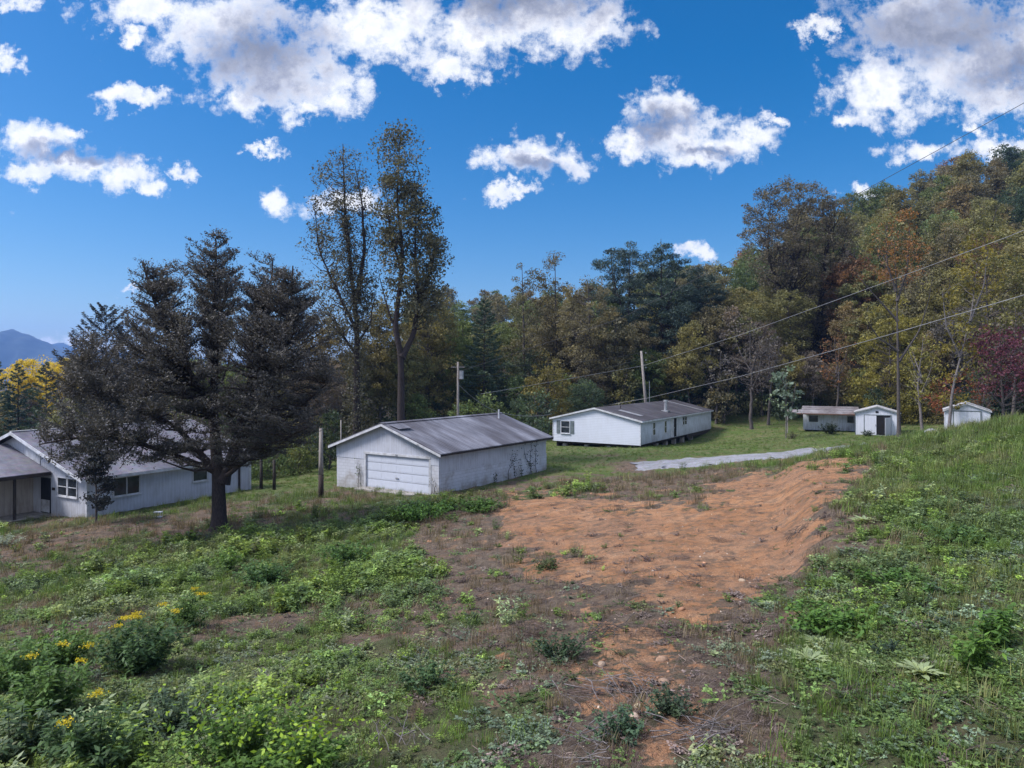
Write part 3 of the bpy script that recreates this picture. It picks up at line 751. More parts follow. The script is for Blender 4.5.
# --- named trees along the wood's edge
OLIVE=(.165,.16,.07); GREEN=(.115,.155,.06); DGREEN=(.055,.085,.055); YEL=(.25,.23,.06); RUST=(.21,.14,.075); BROWN=(.165,.145,.085); BLUEG=(.05,.075,.06); RED=(.16,.04,.06); GREY=(.125,.11,.105)
hero('broadleaf_tree', 820, 104, [(180,775,795),(186,762,812),(196,750,835),(215,742,850),(240,738,856),(262,746,858),(290,765,850),(330,780,845),(380,785,850)],
     [[(820,445),(819,330),(823,280),(830,235),(818,196)], [(819,335),(800,305),(778,285),(768,250),(772,200)], [(822,290),(842,255),(846,220)], [(790,298),(795,250),(800,200)]],
     (.12,.105,.075), 'large dark tree with split trunk and two rounded tops standing above the wood edge', 51, .55, .04, ncl=680, npl=90, leaf=.22, csig=.72, edge=.44, limbr=.09, barkmat='bark_dark')
hero('broadleaf_tree', 524, 96, [(262,516,528),(275,509,546),(300,505,552),(340,502,560),(380,505,562),(415,515,560)], [[(524,440),(524,340),(522,265)]], (.11,.10,.055), 'slim tree with airy pointed top left of two in the wood behind the garage roof', 52, .3, ncl=130, npl=85, leaf=.2, csig=.55)
hero('broadleaf_tree', 556, 98, [(252,548,560),(262,540,570),(285,532,580),(320,528,590),(370,530,595),(415,540,590)], [[(556,440),(556,340),(555,256)]], (.115,.10,.06), 'slim tree with see-through crown, tallest behind the garage roof end', 53, .3, ncl=202, npl=85, leaf=.2, csig=.58)
hero('broadleaf_tree', 590, 92, [(276,570,600),(290,560,612),(320,552,620),(360,550,622),(400,560,620),(425,570,610)], [[(590,440),(590,340),(588,280)]], BROWN, 'brownish round-topped tree in the wood above the mobile home', 54, .3, ncl=216, npl=105, leaf=.2, csig=.62)
conifer_at(484, 297, 88, 26, DGREEN, 'dark green narrow spruce in front of the wood behind the garage', 55, 'spruce_tree', nb=120, base=.05, tilt=.0, dens=22, sp=.34, power=.6, irregular=.22)
PK = dict(leaf=.34, csig=.8, aspect=.24, outward=.5, up=.3, edge=.45, limbr=.08, matl='needle', flatz=.42, barkmat='bark_dark', vclump=.7, npl=170)
hero('pine_tree', 628, 98, [(241,626,637),(250,604,642),(262,588,648),(280,592,656),(320,600,662),(380,604,662),(415,612,655)], [[(628,445),(628,340),(630,246)], [(626,320),(614,280),(611,252)]], (.052,.078,.07), 'bluish pine behind the mobile home, left of three pines', 56, .35, ncl=210, **PK)
hero('pine_tree', 662, 96, [(233,655,668),(242,648,674),(256,640,684),(275,634,695),(310,630,704),(350,628,710),(400,635,705),(418,645,695)], [[(662,445),(662,340),(661,238)], [(662,320),(676,280),(680,258)]], (.048,.072,.062), 'tallest bluish pine behind the mobile home, in the middle of three pines', 57, .38, ncl=260, **PK)
hero('pine_tree', 702, 99, [(264,692,704),(276,682,716),(292,682,727),(320,686,728),(360,690,728),(405,695,720)], [[(702,445),(702,340),(698,268)]], (.055,.08,.068), 'bluish pine behind the mobile home, right of three pines', 58, .3, ncl=170, **PK)
hero('broadleaf_tree', 890, 82, [(296,880,900),(315,864,918),(345,856,930),(380,852,934),(405,854,930),(420,862,922)], [[(890,440),(890,360),(889,300)]], (.20,.18,.045), 'rounded yellow-green tree behind the white shed with the open door', 59, .2, ncl=256, npl=105, leaf=.19, csig=.52)
hero('slender_tree', 899, 67, [(212,893,912),(222,880,922),(245,874,928),(262,878,925),(278,868,928)],
     [[(899,440),(898,360),(897,300),(894,235)], [(897,300),(908,270),(912,222)], [(896,290),(886,262),(884,225)], [(898,320),(872,290),(858,272)], [(898,350),(876,335),(866,320)], [(899,360),(920,330),(930,300),(935,275)]],
     (.23,.12,.05), 'slender tree with thin rust-orange top and grey trunk between the two white sheds', 60, .2, .02, ncl=70, npl=26, leaf=.2, csig=.5, barkmat='bark', matl='autumn', limbr=.03)
hero('slender_tree', 948, 64, [(235,965,990),(260,950,1000),(300,940,1000),(340,935,985),(380,935,975),(405,940,965)],
     [[(948,445),(952,390),(962,350),(972,310),(977,262)], [(955,375),(975,355),(1000,345),(1022,338)], [(960,355),(945,325),(940,290)], [(970,320),(985,285),(990,250)]],
     (.18,.15,.03), 'leaning pale-trunked tree with scattered yellow leaves left of the far shed', 61, .17, .02, ncl=95, npl=26, leaf=.22, csig=.5, barkmat='bark_pale', limbr=.035)
hero('redleaf_tree', 1004, 62, [(318,990,1015),(332,976,1040),(355,968,1056),(380,972,1056),(398,985,1040)], [[(1004,445),(1003,400),(1000,360),(1000,325)], [(1003,405),(985,385),(972,365)], [(1003,400),(1024,375),(1040,350)]], (.11,.035,.055), 'crimson-leaved tree at the right edge above the grassy slope', 62, .18, .02, ncl=100, npl=45, leaf=.2, csig=.55, matl='leaf', barkmat='bark')
hero('broadleaf_tree', 988, 78, [(228,975,1000),(245,962,1016),(280,955,1030),(330,955,1040),(380,962,1030)], [[(988,445),(988,340),(985,235)]], (.15,.145,.055), 'tall yellow-olive tree behind the crimson one at the right edge', 63, .22, ncl=170, npl=50, leaf=.26, csig=.75)
hero('sapling_tree', 786, 72, [(364,780,792),(375,772,798),(392,768,804),(405,772,806),(416,778,800)], [[(786,445),(786,400),(786,368)], [(786,425),(794,400),(797,382)]], (.15,.20,.15), 'pale blue-green big-leaved sapling left of the camper trailer', 64, .06, .015, ncl=34, npl=14, leaf=.32, csig=.32, aspect=.7, limbr=.04, barkmat='bark_pale')
hero('broadleaf_tree', 965, 70, [(372,950,975),(385,930,985),(400,925,985),(412,935,950)], [[(935,440),(945,405),(960,385)]], (.20,.075,.04), 'low rusty-red bush tree between the two white sheds', 65, .08, .015, ncl=36, npl=30, leaf=.2, csig=.4)
# olive trees behind the tall pair
hero('broadleaf_tree', 322, 82, [(312,305,335),(330,292,352),(365,285,360),(405,290,360),(430,300,350)], [[(322,460),(322,380),(322,320)]], (.15,.12,.06), 'olive-brown tree seen between the big cedar and the ivy-trunked tree', 66, .25, ncl=229, npl=105, leaf=.2, csig=.6)
hero('broadleaf_tree', 428, 88, [(286,418,438),(300,405,455),(330,395,462),(370,392,466),(410,398,462)], [[(428,450),(428,360),(427,292)]], (.16,.14,.055), 'tall yellow-olive tree filling the gap right of the fork-trunked tree', 67, .3, ncl=256, npl=105, leaf=.2, csig=.62)
hero('broadleaf_tree', 380, 84, [(300,372,392),(318,358,405),(350,350,412),(400,352,412)], [[(380,450),(380,370),(380,306)]], (.14,.12,.05), 'olive tree seen between the trunks of the tall pair', 68, .25, ncl=229, npl=105, leaf=.2, csig=.62)
hero('broadleaf_tree', 548, 82, [(352,540,556),(365,530,568),(390,522,576),(412,526,574),(425,535,565)], [[(548,440),(548,400),(548,358)]], (.15,.13,.04), 'yellowing young tree behind the garage roof end', 69, .12, ncl=90, npl=55, leaf=.2, csig=.5)

# --- shared crowns for the rest of the wood
def proto_broad(seed, H, Rm, base, ncl, npl, leaf, csig, matl='leaf', bark='bark', pointy=0., sparse=False):
    rng = np.random.default_rng(seed)
    P = stemline([(0, 0, -.3), (rng.normal()*.3, rng.normal()*.3, H*.5), (rng.normal()*.6, rng.normal()*.6, H*.95)], .018*H, .03, rng, .2)
    S = [P]
    for k in range(3):
        a = rng.uniform(0, 6.28); z0 = H*rng.uniform(base*.9, .55)
        S.append(stemline([(0, 0, z0), (math.cos(a)*Rm*.35, math.sin(a)*Rm*.35, z0+H*.15), (math.cos(a)*Rm*.6, math.sin(a)*Rm*.6, z0+H*.33)], .009*H, .02, rng, .1, 12))
    env = []
    for k in range(9):
        t = k/8; z = H*(base+(1-base)*t)
        w = Rm*(math.sin(math.pi*min(1, (t*.86+.10)))**(.55+pointy))*rng.uniform(.85, 1.1)
        if k == 8: w = Rm*.12
        o = rng.normal()*Rm*.1
        env.append((z, o-w, o+w))
    return gen_tree(rng, S, env, ncl, npl, leaf, csig, .65, 0, .2, .45, 1, ncl if sparse else 40, .06, matl, .7, bark, 6)
BP = [proto_broad(100, 15, 4.6, .2, 200, 78, .23, .62), proto_broad(101, 17, 4.2, .25, 190, 78, .23, .6, pointy=.3),
      proto_broad(102, 13, 5.0, .18, 210, 78, .23, .62), proto_broad(103, 16, 4.0, .3, 165, 70, .24, .6, 'autumn', pointy=.2),
      proto_broad(104, 14, 4.4, .15, 190, 76, .23, .6, 'autumn'), proto_broad(105, 12, 3.8, .06, 190, 70, .21, .52)]
FP = [proto_broad(110, 14, 5.0, .2, 130, 60, .36, .8), proto_broad(111, 15, 4.6, .2, 120, 60, .36, .75, pointy=.3), proto_broad(112, 13, 5.2, .15, 130, 60, .36, .8, 'autumn'), proto_broad(113, 14, 4.4, .2, 110, 60, .36, .75, 'autumn', pointy=.4)]
SPARSE = [proto_broad(120, 14, 3.4, .3, 60, 14, .24, .6, 'autumn', 'bark_pale', sparse=True), proto_broad(121, 12, 3.0, .35, 55, 14, .2, .5, 'leaf', 'bark', sparse=True), proto_broad(122, 15, 3.2, .4, 60, 12, .25, .6, 'autumn', 'bark', sparse=True)]
US = [proto_broad(130, 4.2, 2.4, .0, 50, 50, .19, .5), proto_broad(131, 3.2, 2.6, .0, 50, 50, .18, .48), proto_broad(132, 5.5, 2.0, .05, 50, 50, .19, .48, 'autumn')]
CP_ = [gen_conifer(np.random.default_rng(140), 15, 3.2, nb=60, base=.1, dens=16, sp=.42, power=.7, irregular=.3), gen_conifer(np.random.default_rng(141), 17, 3.6, nb=60, base=.12, dens=16, sp=.44, power=.6, irregular=.4)]

KIND = {'olive': (OLIVE, 'olive-green'), 'green': (GREEN, 'mid-green'), 'brown': (BROWN, 'brown-leaved'), 'yellow': ((.23,.22,.065), 'yellow-green'),
        'rust': ((.18,.105,.062), 'rust-orange'), 'dark': (DGREEN, 'dark green'), 'grey': (GREY, 'dull grey-leaved')}
rf = random.Random(77)
def fill(meshes, px, d, kind, zone, sc=1., name='broadleaf_tree', group=None, szz=1.):
    col, word = KIND[kind]; j = rf.uniform(.85, 1.2); j2 = rf.uniform(.92, 1.1)
    col = (col[0]*j*j2, col[1]*j, col[2]*j/j2)
    x = (px-CX)/F*d
    return put_tree(name, meshes, x, d, col, word+' '+zone, group or (word+' '+zone), rz=rf.uniform(0, 6.28), sc=sc, szz=szz)

# front line of the wood, left to right
def scale_for(px, top, d, Hp):
    x = (px-CX)/F*d; return max(.4, (CAMZ-(top-HZ)/F*d-gz(x, d))/Hp)
HB = [15, 17, 13, 16, 14, 12]
edge = [(350,84,352,'olive',2),(405,86,340,'olive',0),(452,90,330,'green',1),(470,94,352,'yellow',4),(505,92,372,'dark',5),(520,84,392,'dark',5),(560,84,396,'olive',5),(585,86,378,'dark',2),
        (612,92,305,'brown',3),(640,94,318,'brown',1),(668,92,352,'olive',4),(690,90,318,'olive',1),(712,94,300,'brown',0),(735,92,305,'grey',3),(738,100,282,'olive',0),(762,90,318,'grey',1),
        (785,90,345,'olive',2),(812,88,350,'grey',3),(838,88,360,'brown',4),(850,94,300,'brown',3),(866,98,262,'olive',0),(912,94,262,'brown',1),(930,86,330,'brown',3),(945,90,262,'olive',1),
        (968,84,300,'grey',0),(1008,86,240,'olive',1),(1035,82,270,'brown',0),(1060,84,250,'olive',2),(1090,84,240,'brown',3)]
for px, d, top, k, b in edge:
    fill(BP[b], px, d, k, 'tree in the front row of the wood', scale_for(px, top, d, HB[b]))
for px, d, top, k, s in [(752,84,320,'grey',1),(768,86,330,'grey',2),(716,88,345,'grey',1),(836,84,330,'rust',2),(922,72,330,'yellow',0),(1012,74,300,'grey',2),(985,68,380,'rust',0),(1045,66,300,'grey',1)]:
    fill(SPARSE[s], px, d, k, 'thin half-bare tree at the wood edge', scale_for(px, top, d, [14,12,15][s]), 'slender_tree')
# understory
for i in range(46):
    px = 330+i*17+rf.uniform(-6, 6); d = rf.uniform(78, 90)
    if px > 560 and px < 870: d = rf.uniform(87, 93)
    if px > 1020: d = rf.uniform(66, 80)
    fill(US[i % 3], px, d, rf.choice(['dark', 'olive', 'dark', 'brown', 'green']), 'undergrowth shrub at the foot of the wood', rf.uniform(.8, 1.35), 'undergrowth_shrub')
# second row and hillside
n = 0; placed = []
tries = 0
while n < 172 and tries < 9000:
    tries += 1
    d = 92+(225-92)*rf.random()**1.1; px = rf.uniform(395, 1120)
    x = (px-CX)/F*d; g = gz(x, d)
    sp = 3.6+d*.018
    if any((x-a)**2+(d-b)**2 < sp*sp for a, b in placed): continue
    if px < 720 and d > 150 and rf.random() < .35: continue
    placed.append((x, d)); n += 1
    if px > 980 and d > 110: k = rf.choice(['dark', 'dark', 'green', 'olive', 'brown'])
    elif px > 720: k = rf.choice(['olive', 'green', 'green', 'brown', 'yellow', 'olive', 'olive', 'olive', 'green', 'brown', 'rust'])
    else: k = rf.choice(['olive', 'green', 'green', 'brown', 'dark'])
    zone = 'tree on the wooded hillside at the right' if px > 720 else 'tree on the low wooded rise in the middle'
    far = d > 125
    ms = rf.choice(FP if far else BP[:5])
    fill(ms, px, d, k, zone, rf.uniform(.62, .95) if far else rf.uniform(.75, 1.05), szz=rf.uniform(.85, 1.1))
# hill top crowns at far right, dark
# valley trees at the left, behind the house
for i in range(30):
    px = -30+i*12.5+rf.uniform(-8, 8); d = rf.uniform(66, 120)
    if 240 < px < 345: d = rf.uniform(72, 100)
    x = (px-CX)/F*d
    top = 384+rf.uniform(-6, 30) if px < 100 else (355+rf.uniform(-12, 30))
    if px > 290: top = 325+rf.uniform(0, 50)
    b = rf.choice([0, 2, 4, 5]); k = rf.choice(['grey', 'olive', 'green', 'grey', 'brown'])
    fill(BP[b], px, d, k, 'tree in the valley behind the white house', scale_for(px, top, d, HB[b])*.97)
for px, top, d in [(-5, 356, 88), (18, 362, 90), (46, 360, 86)]:
    sc = scale_for(px, top, d, 15)
    fill(CP_[0], px, d, 'dark', 'pine in the valley left of the house roof', sc, 'pine_tree')
for px, top, d in [(30, 353, 108), (54, 360, 110), (72, 352, 106)]:
    r = fill(BP[0], px, d, 'yellow', 'sunlit golden treetop in the valley at the far left', scale_for(px, top, d, 15))
    r['label'] = 'golden yellow tree in the valley below the distant mountain'; r['group'] = 'golden trees in the valley'
    for ch in r.children:
        if ch.name.startswith('crown'): ch.color = (.55, .43, .06, 1)  # bright crown colour stands in for sunlight on these tops
for i, (px, d) in enumerate([(250,62),(268,58),(285,64),(300,60),(312,66),(330,62),(276,70),(258,72),(320,74),(10,60),(-20,58),(40,64),(70,62),(200,66),(230,64)]):
    fill(US[i % 3], px, d, rf.choice(['green', 'dark', 'olive']), 'shrub in the overgrown strip behind the house and cedar', rf.uniform(.7, 1.1), 'shrub')

# ------------------------------------------------------------------ buildings
def window(parent, x0, x1, y, z0, z1, nx=1, nz=2, axis='x', t=.06, sill=True, sgn=-1):
    """a framed window standing proud of a wall; axis x = wall along x"""
    def bx(mb, a, b, o0, o1, c, e):
        o0, o1 = sorted((y+sgn*o0, y+sgn*o1))
        if axis == 'x': mb.box(a, b, o0, o1, c, e)
        else: mb.box(o0, o1, a, b, c, e)
    f = MB(); w = .055
    bx(f, x0-w, x0, .0, t, z0-w, z1+w); bx(f, x1, x1+w, .0, t, z0-w, z1+w)
    bx(f, x0, x1, .0, t, z1, z1+w); bx(f, x0, x1, .0, t, z0-w, z0)
    for i in range(1, nx): c = x0+(x1-x0)*i/nx; bx(f, c-.03, c+.03, .0, t-.01, z0, z1)
    for i in range(1, nz): c = z0+(z1-z0)*i/nz; bx(f, x0, x1, .0, t-.015, c-.02, c+.02)
    fo = f.build('window', M['white'], parent)
    p = MB(); bx(p, x0, x1, .004, .016, z0, z1); p.build('pane', M['glass'], fo)
    if sill:
        s = MB(); bx(s, x0-w-.04, x1+w+.04, .0, t+.05, z0-w-.05, z0-w-.003); s.build('sill', M['white'], fo)
    return fo

# --- garage
def garage():
    px, py, d = 328, 445, 46.4
    o = at(px, py, d); z0 = o[2]-2.5
    g = thing('garage', 'long white garage with weathered grey metal roof and a closed double door', 'garage', (o[0], o[1], z0), math.radians(-33.2))
    W, Ln, ez, rise = 9.4, 13.2, 2.5, 1.62
    x0, x1, y0, y1 = .45, W-.4, .35, Ln-.35
    def roofz(x): return ez+rise*(1-abs(x-W/2)/(W/2))
    # walls: block below, board above
    mb = MB(); b = .15
    dx0, dx1, dz = 3.05, 8.3, 2.14
    for a, c in ((x0, dx0), (dx1, x1)): mb.box(a, c, y0, y0+b, -1, 1.75)
    mb.box(x0, x0+b, y0+b, y1, -1, 1.6); mb.box(x1-b, x1, y0+b, y1, -1, 1.3); mb.box(x0+b, x1-b, y1-b, y1, -1, 2.2)
    mb.build('block_wall', M['block'], g)
    mb = MB()
    def gab(y, x_a, x_b, zb):
        pts = [(x_a, y, zb), (x_b, y, zb), (x_b, y, roofz(x_b)-.14)]
        if x_a < W/2 < x_b: pts.append((W/2, y, roofz(W/2)-.14))
        pts.append((x_a, y, roofz(x_a)-.14)); return pts
    mb.prism(gab(y0-.02, dx0, dx1, dz), (0, .14, 0))
    mb.prism(gab(y0-.021, x0-.02, dx0-.003, 1.753), (0, .14, 0)); mb.prism(gab(y0-.021, dx1+.003, x1+.02, 1.753), (0, .14, 0))
    mb.build('gable_siding', M['t111'], g)
    mb = MB(); mb.prism(gab(y1-.1, x0, x1, 2.203), (0, .12, 0)); mb.build('gable_siding', M['t111'], g)
    mb = MB()
    mb.box(x1-.12, x1+.02, y0+.125, y1-.11, 1.303, roofz(x1)-.13)
    mb.build('side_siding', M['t111old'], g)
    mb = MB(); mb.box(x0-.02, x0+.12, y0+.125, y1-.11, 1.603, roofz(x0)-.13); mb.build('side_siding', M['t111'], g)
    # door
    dm = MB()
    for k in range(4):
        dm.box(dx0+.03, dx1-.03, y0+.06, y0+.10, .02+k*.53, .02+k*.53+.515)
        for j in range(4):
            a = dx0+.2+j*1.27; dm.box(a, a+1.1, y0+.054, y0+.06, .10+k*.53, .45+k*.53)
    do = dm.build('garage_door', M['gdoor'], g)
    hm = MB(); hm.box(5.55, 5.8, y0+.0, y0+.044, .72, .78); hm.build('handle', M['galv'], do)
    fm = MB(); fm.box(dx0-.0, dx0+.03, y0-.04, y0+.12, 0, dz); fm.box(dx1-.03, dx1, y0-.04, y0+.12, 0, dz); fm.box(dx0-.1, dx1+.1, y0-.05, y0-.022, dz-.04, dz+.1)
    fm.box(dx0-.1, dx0-.002, y0-.03, y0-.002, -.2, dz-.045); fm.box(dx1+.002, dx1+.1, y0-.03, y0-.002, -.2, dz-.045)
    fm.build('door_frame', M['white'], g)
    sl = MB(); sl.box(dx0-.1, dx1+.1, y0-.9, y0+.3, -.3, .015); sl.build('concrete_apron', M['concrete'], g)
    # roof
    th = .05
    rm = MB()
    rm.slab((0, 0, ez), (W/2, 0, ez+rise), (W/2, Ln, ez+rise), (0, Ln, ez), th)
    rm.slab((W/2+.002, 0, ez+rise), (W, 0, ez), (W, Ln, ez), (W/2+.002, Ln, ez+rise), th)
    ro = rm.build('roof', M['metalroof'], g)
    rc = MB(); rc.slab((W/2-.22, -.02, ez+rise-.02), (W/2, -.02, ez+rise+.045), (W/2, Ln+.02, ez+rise+.045), (W/2-.22, Ln+.02, ez+rise-.02), .02)
    rc.slab((W/2+.001, -.02, ez+rise+.045), (W/2+.22, -.02, ez+rise-.02), (W/2+.22, Ln+.02, ez+rise-.02), (W/2+.001, Ln+.02, ez+rise+.045), .02)
    rc.build('ridge_cap', M['metalroof'], ro)
    # lifted sheet near the front of the right slope
    ls = MB(); ls.slab((W/2+.5, .15, ez+rise-.08), (W/2+1.3, .25, ez+rise-.33), (W/2+1.35, 1.4, ez+rise-.30), (W/2+.55, 1.3, ez+rise-.06), .02)
    ls.build('loose_roof_sheet', M['metalroof'], ro)
    fa = MB()
    for yy in (.0, Ln-.03):
        fa.prism([(0, yy-.004, ez-.053), (W/2, yy-.004, ez+rise-.053), (W/2, yy-.004, ez+rise-.2), (0, yy-.004, ez-.2)], (0, .03, 0))
        fa.prism([(W/2+.003, yy-.004, ez+rise-.053), (W, yy-.004, ez-.053), (W, yy-.004, ez-.2), (W/2+.003, yy-.004, ez+rise-.2)], (0, .03, 0))
    fa.build('bargeboard', M['white'], g)
    hb = MB(); hb.slab((W/2+1.0, -.05, ez+rise-.42), (W/2+3.0, -.05, ez+rise-1.12), (W/2+3.0, -.02, ez+rise-1.12), (W/2+1.0, -.02, ez+rise-.42), .10)
    hb.build('bargeboard', M['white'], g)['label'] = 'loose white board slipping down the gable edge'
    rf_ = MB()
    for k in range(13):
        yy = .4+k*.95; rf_.box(W-.38, W-.03, yy, yy+.05, ez-.12, ez-.053+.0)
    rf_.box(.02, .05, .05, Ln-.05, ez-.18, ez-.055); rf_.box(W-.03, W-.004, .05, Ln-.05, ez-.16, ez-.055)
    rf_.build('eave_rafters', M['darkwood'], g)
    vp = MB(); vp.tube([(W/2+.9, Ln-1.6, ez+rise-.5), (W/2+.9, Ln-1.6, ez+rise+.35)], .06, 8); vp.build('vent_pipe', M['white'], ro)
    bo = MB(); bo.box(5.62, 5.78, y0-.075, y0-.052, dz+.0, dz+.09); bo.build('lamp_fitting', M['galv'], g)
    return g, o, z0
GAR, gar_o, gar_z = garage()

# --- mobile home
def mobile_home():
    o = at(549.5, 417.5, 71.3); wz = 2.32; z0 = o[2]-wz
    g = thing('mobile_home', 'white mobile home with dark shingle roof, raised off the ground on piers', 'mobile home', (o[0], o[1], z0), math.radians(-32.0))
    W, Ln, rise = 9.85, 23.0, 1.14
    x0, x1, y0, y1 = .28, W-.25, .2, Ln-.2
    def roofz(x): return wz+rise*(1-abs(x-W/2)/(W/2))
    w1 = MB(); w1.prism([(x0, y0, 0), (x1, y0, 0), (x1, y0, roofz(x1)-.1), (W/2, y0, roofz(W/2)-.1), (x0, y0, roofz(x0)-.1)], (0, .12, 0))
    w1.prism([(x0, y1-.12, .1), (x1, y1-.12, .1), (x1, y1-.12, roofz(x1)-.1), (W/2, y1-.12, roofz(W/2)-.1), (x0, y1-.12, roofz(x0)-.1)], (0, .12, 0))
    w1.box(x0, x0+.12, y0+.121, y1-.121, 0, roofz(x0)-.1)
    w1.build('end_wall', M['lap'], g)
    w2 = MB(); w2.box(x1-.12, x1, y0+.121, y1-.121, .06, roofz(x1)-.1); w2.build('side_wall', M['lapold'], g)
    cn = MB(); cn.box(x1-.06, x1+.02, y0-.02, y0+.1, -.02, wz-.05); cn.box(x0-.02, x0+.06, y0-.02, y0+.1, 0, wz-.05); cn.build('corner_trim', M['white'], g)
    rm = MB(); rm.slab((0, 0, wz), (W/2, 0, wz+rise), (W/2, Ln, wz+rise), (0, Ln, wz), .06)
    rm.slab((W/2+.002, 0, wz+rise), (W, 0, wz), (W, Ln, wz), (W/2+.002, Ln, wz+rise), .06)
    ro = rm.build('roof', M['shingle'], g)
    fa = MB()
    fa.prism([(-.02, -.03, wz-.02), (W/2, -.03, wz+rise-.01), (W/2, -.03, wz+rise-.17), (-.02, -.03, wz-.18)], (0, .028, 0))
    fa.prism([(W/2+.001, -.03, wz+rise-.01), (W+.02, -.03, wz-.02), (W+.02, -.03, wz-.18), (W/2+.001, -.03, wz+rise-.17)], (0, .028, 0))
    fa.box(W-.01, W+.02, .0, Ln, wz-.18, wz-.03)
    fa.build('fascia', M['white'], g)
    pt = MB()
    pt.slab((6.4, 2.4, roofz(6.4)+.02), (8.6, 2.6, roofz(8.6)+.02), (8.6, 3.5, roofz(8.6)+.02), (6.4, 3.1, roofz(6.4)+.02), .015)
    pt.slab((5.2, Ln-3.4, roofz(5.2)+.02), (9.4, Ln-3.3, roofz(9.4)+.02), (9.4, Ln-2.9, roofz(9.4)+.02), (5.2, Ln-3.1, roofz(5.2)+.02), .015)
    pt.build('roof_patch', M['galv'], ro)
    ch = MB(); ch.tube([(8.3, 10.6, roofz(8.3)-.1), (8.3, 10.6, roofz(8.3)+1.05)], .17, 12); ch.tube([(8.3, 10.6, roofz(8.3)+1.0), (8.3, 10.6, roofz(8.3)+1.22)], .24, 12); ch.box(7.95, 8.65, 10.2, 11.0, roofz(8.3)-.12, roofz(8.3)+.12)
    ch.build('chimney', M['galv'], ro)
    vt = MB(); vt.tube([(6.0, 3.9, roofz(6)), (6.0, 3.9, roofz(6)+.3)], .05, 8); vt.build('vent_pipe', M['darkwood'], ro)
    window(g, 1.25, 2.15, y0, .85, 2.0, 1, 2)
    for a in (.72, 2.28):
        s = MB(); s.box(a, a+.38, y0-.04, y0-.002, .78, 2.06)
        for k in range(12): s.box(a+.05, a+.33, y0-.052, y0-.041, .84+k*.1, .90+k*.1)
        s.build('shutter', M['shutter'], g)
    for a, b, c, e, nx in ((3.35, 3.95, .75, 1.9, 1), (6.6, 7.2, .75, 1.9, 1), (12.2, 13.6, 1.2, 2.0, 2)):
        window(g, a, b, x1, c, e, nx, 2, 'y', sgn=1, sill=False)
    dm = MB(); dm.box(x1+.002, x1+.03, 9.35, 10.2, .12, 2.05); do = dm.build('door', M['dark'], g)
    fr = MB(); fr.box(x1+.002, x1+.06, 9.25, 9.345, .1, 2.1); fr.box(x1+.002, x1+.06, 10.205, 10.3, .1, 2.1); fr.box(x1+.002, x1+.06, 9.25, 10.3, 2.105, 2.18); fr.build('frame', M['white'], do)
    hn = MB(); hn.box(x1+.031, x1+.09, 9.42, 9.47, 1.0, 1.12); hn.build('handle', M['galv'], do)
    dd = MB(); dd.box(x1+.002, x1+.05, 8.5, 9.1, .15, 2.05); dd.build('door', M['white'], g)['label'] = 'white closed side door panel'
    ch = MB(); ch.box(x0+.25, x1-.25, y0+.3, y1-.3, -.22, -.02); ch.box(x0+.25, x0+.45, y0+.3, y1-.3, -.9, -.23)
    ch.build('chassis', M['darkwood'], g)
    for yy in (2.2, 5.5, 8.2, 10.8, 13.5, 16.5):
        p = MB(); p.box(x1-.75, x1-.35, yy, yy+.4, -1.6, -.23); p.box(x0+.7, x0+1.1, yy, yy+.4, -1.6, -.23); p.build('pier', M['concrete'], g)
    for xx in (1.2, 3.6, 6.0):
        p = MB(); p.box(xx, xx+.4, y0+.35, y0+.75, -1.2, -.23); p.build('pier', M['concrete'], g)
    sm = MB(); sm.box(x1-.12, x1-.06, 13.9, y1-.3, -.35, .055); sm.build('skirt_panel', M['darkwood'], g)
M['shutter'] = simple('grey_shutter', (.16, .19, .20), (.10, .12, .13), 4, .7)
mobile_home()

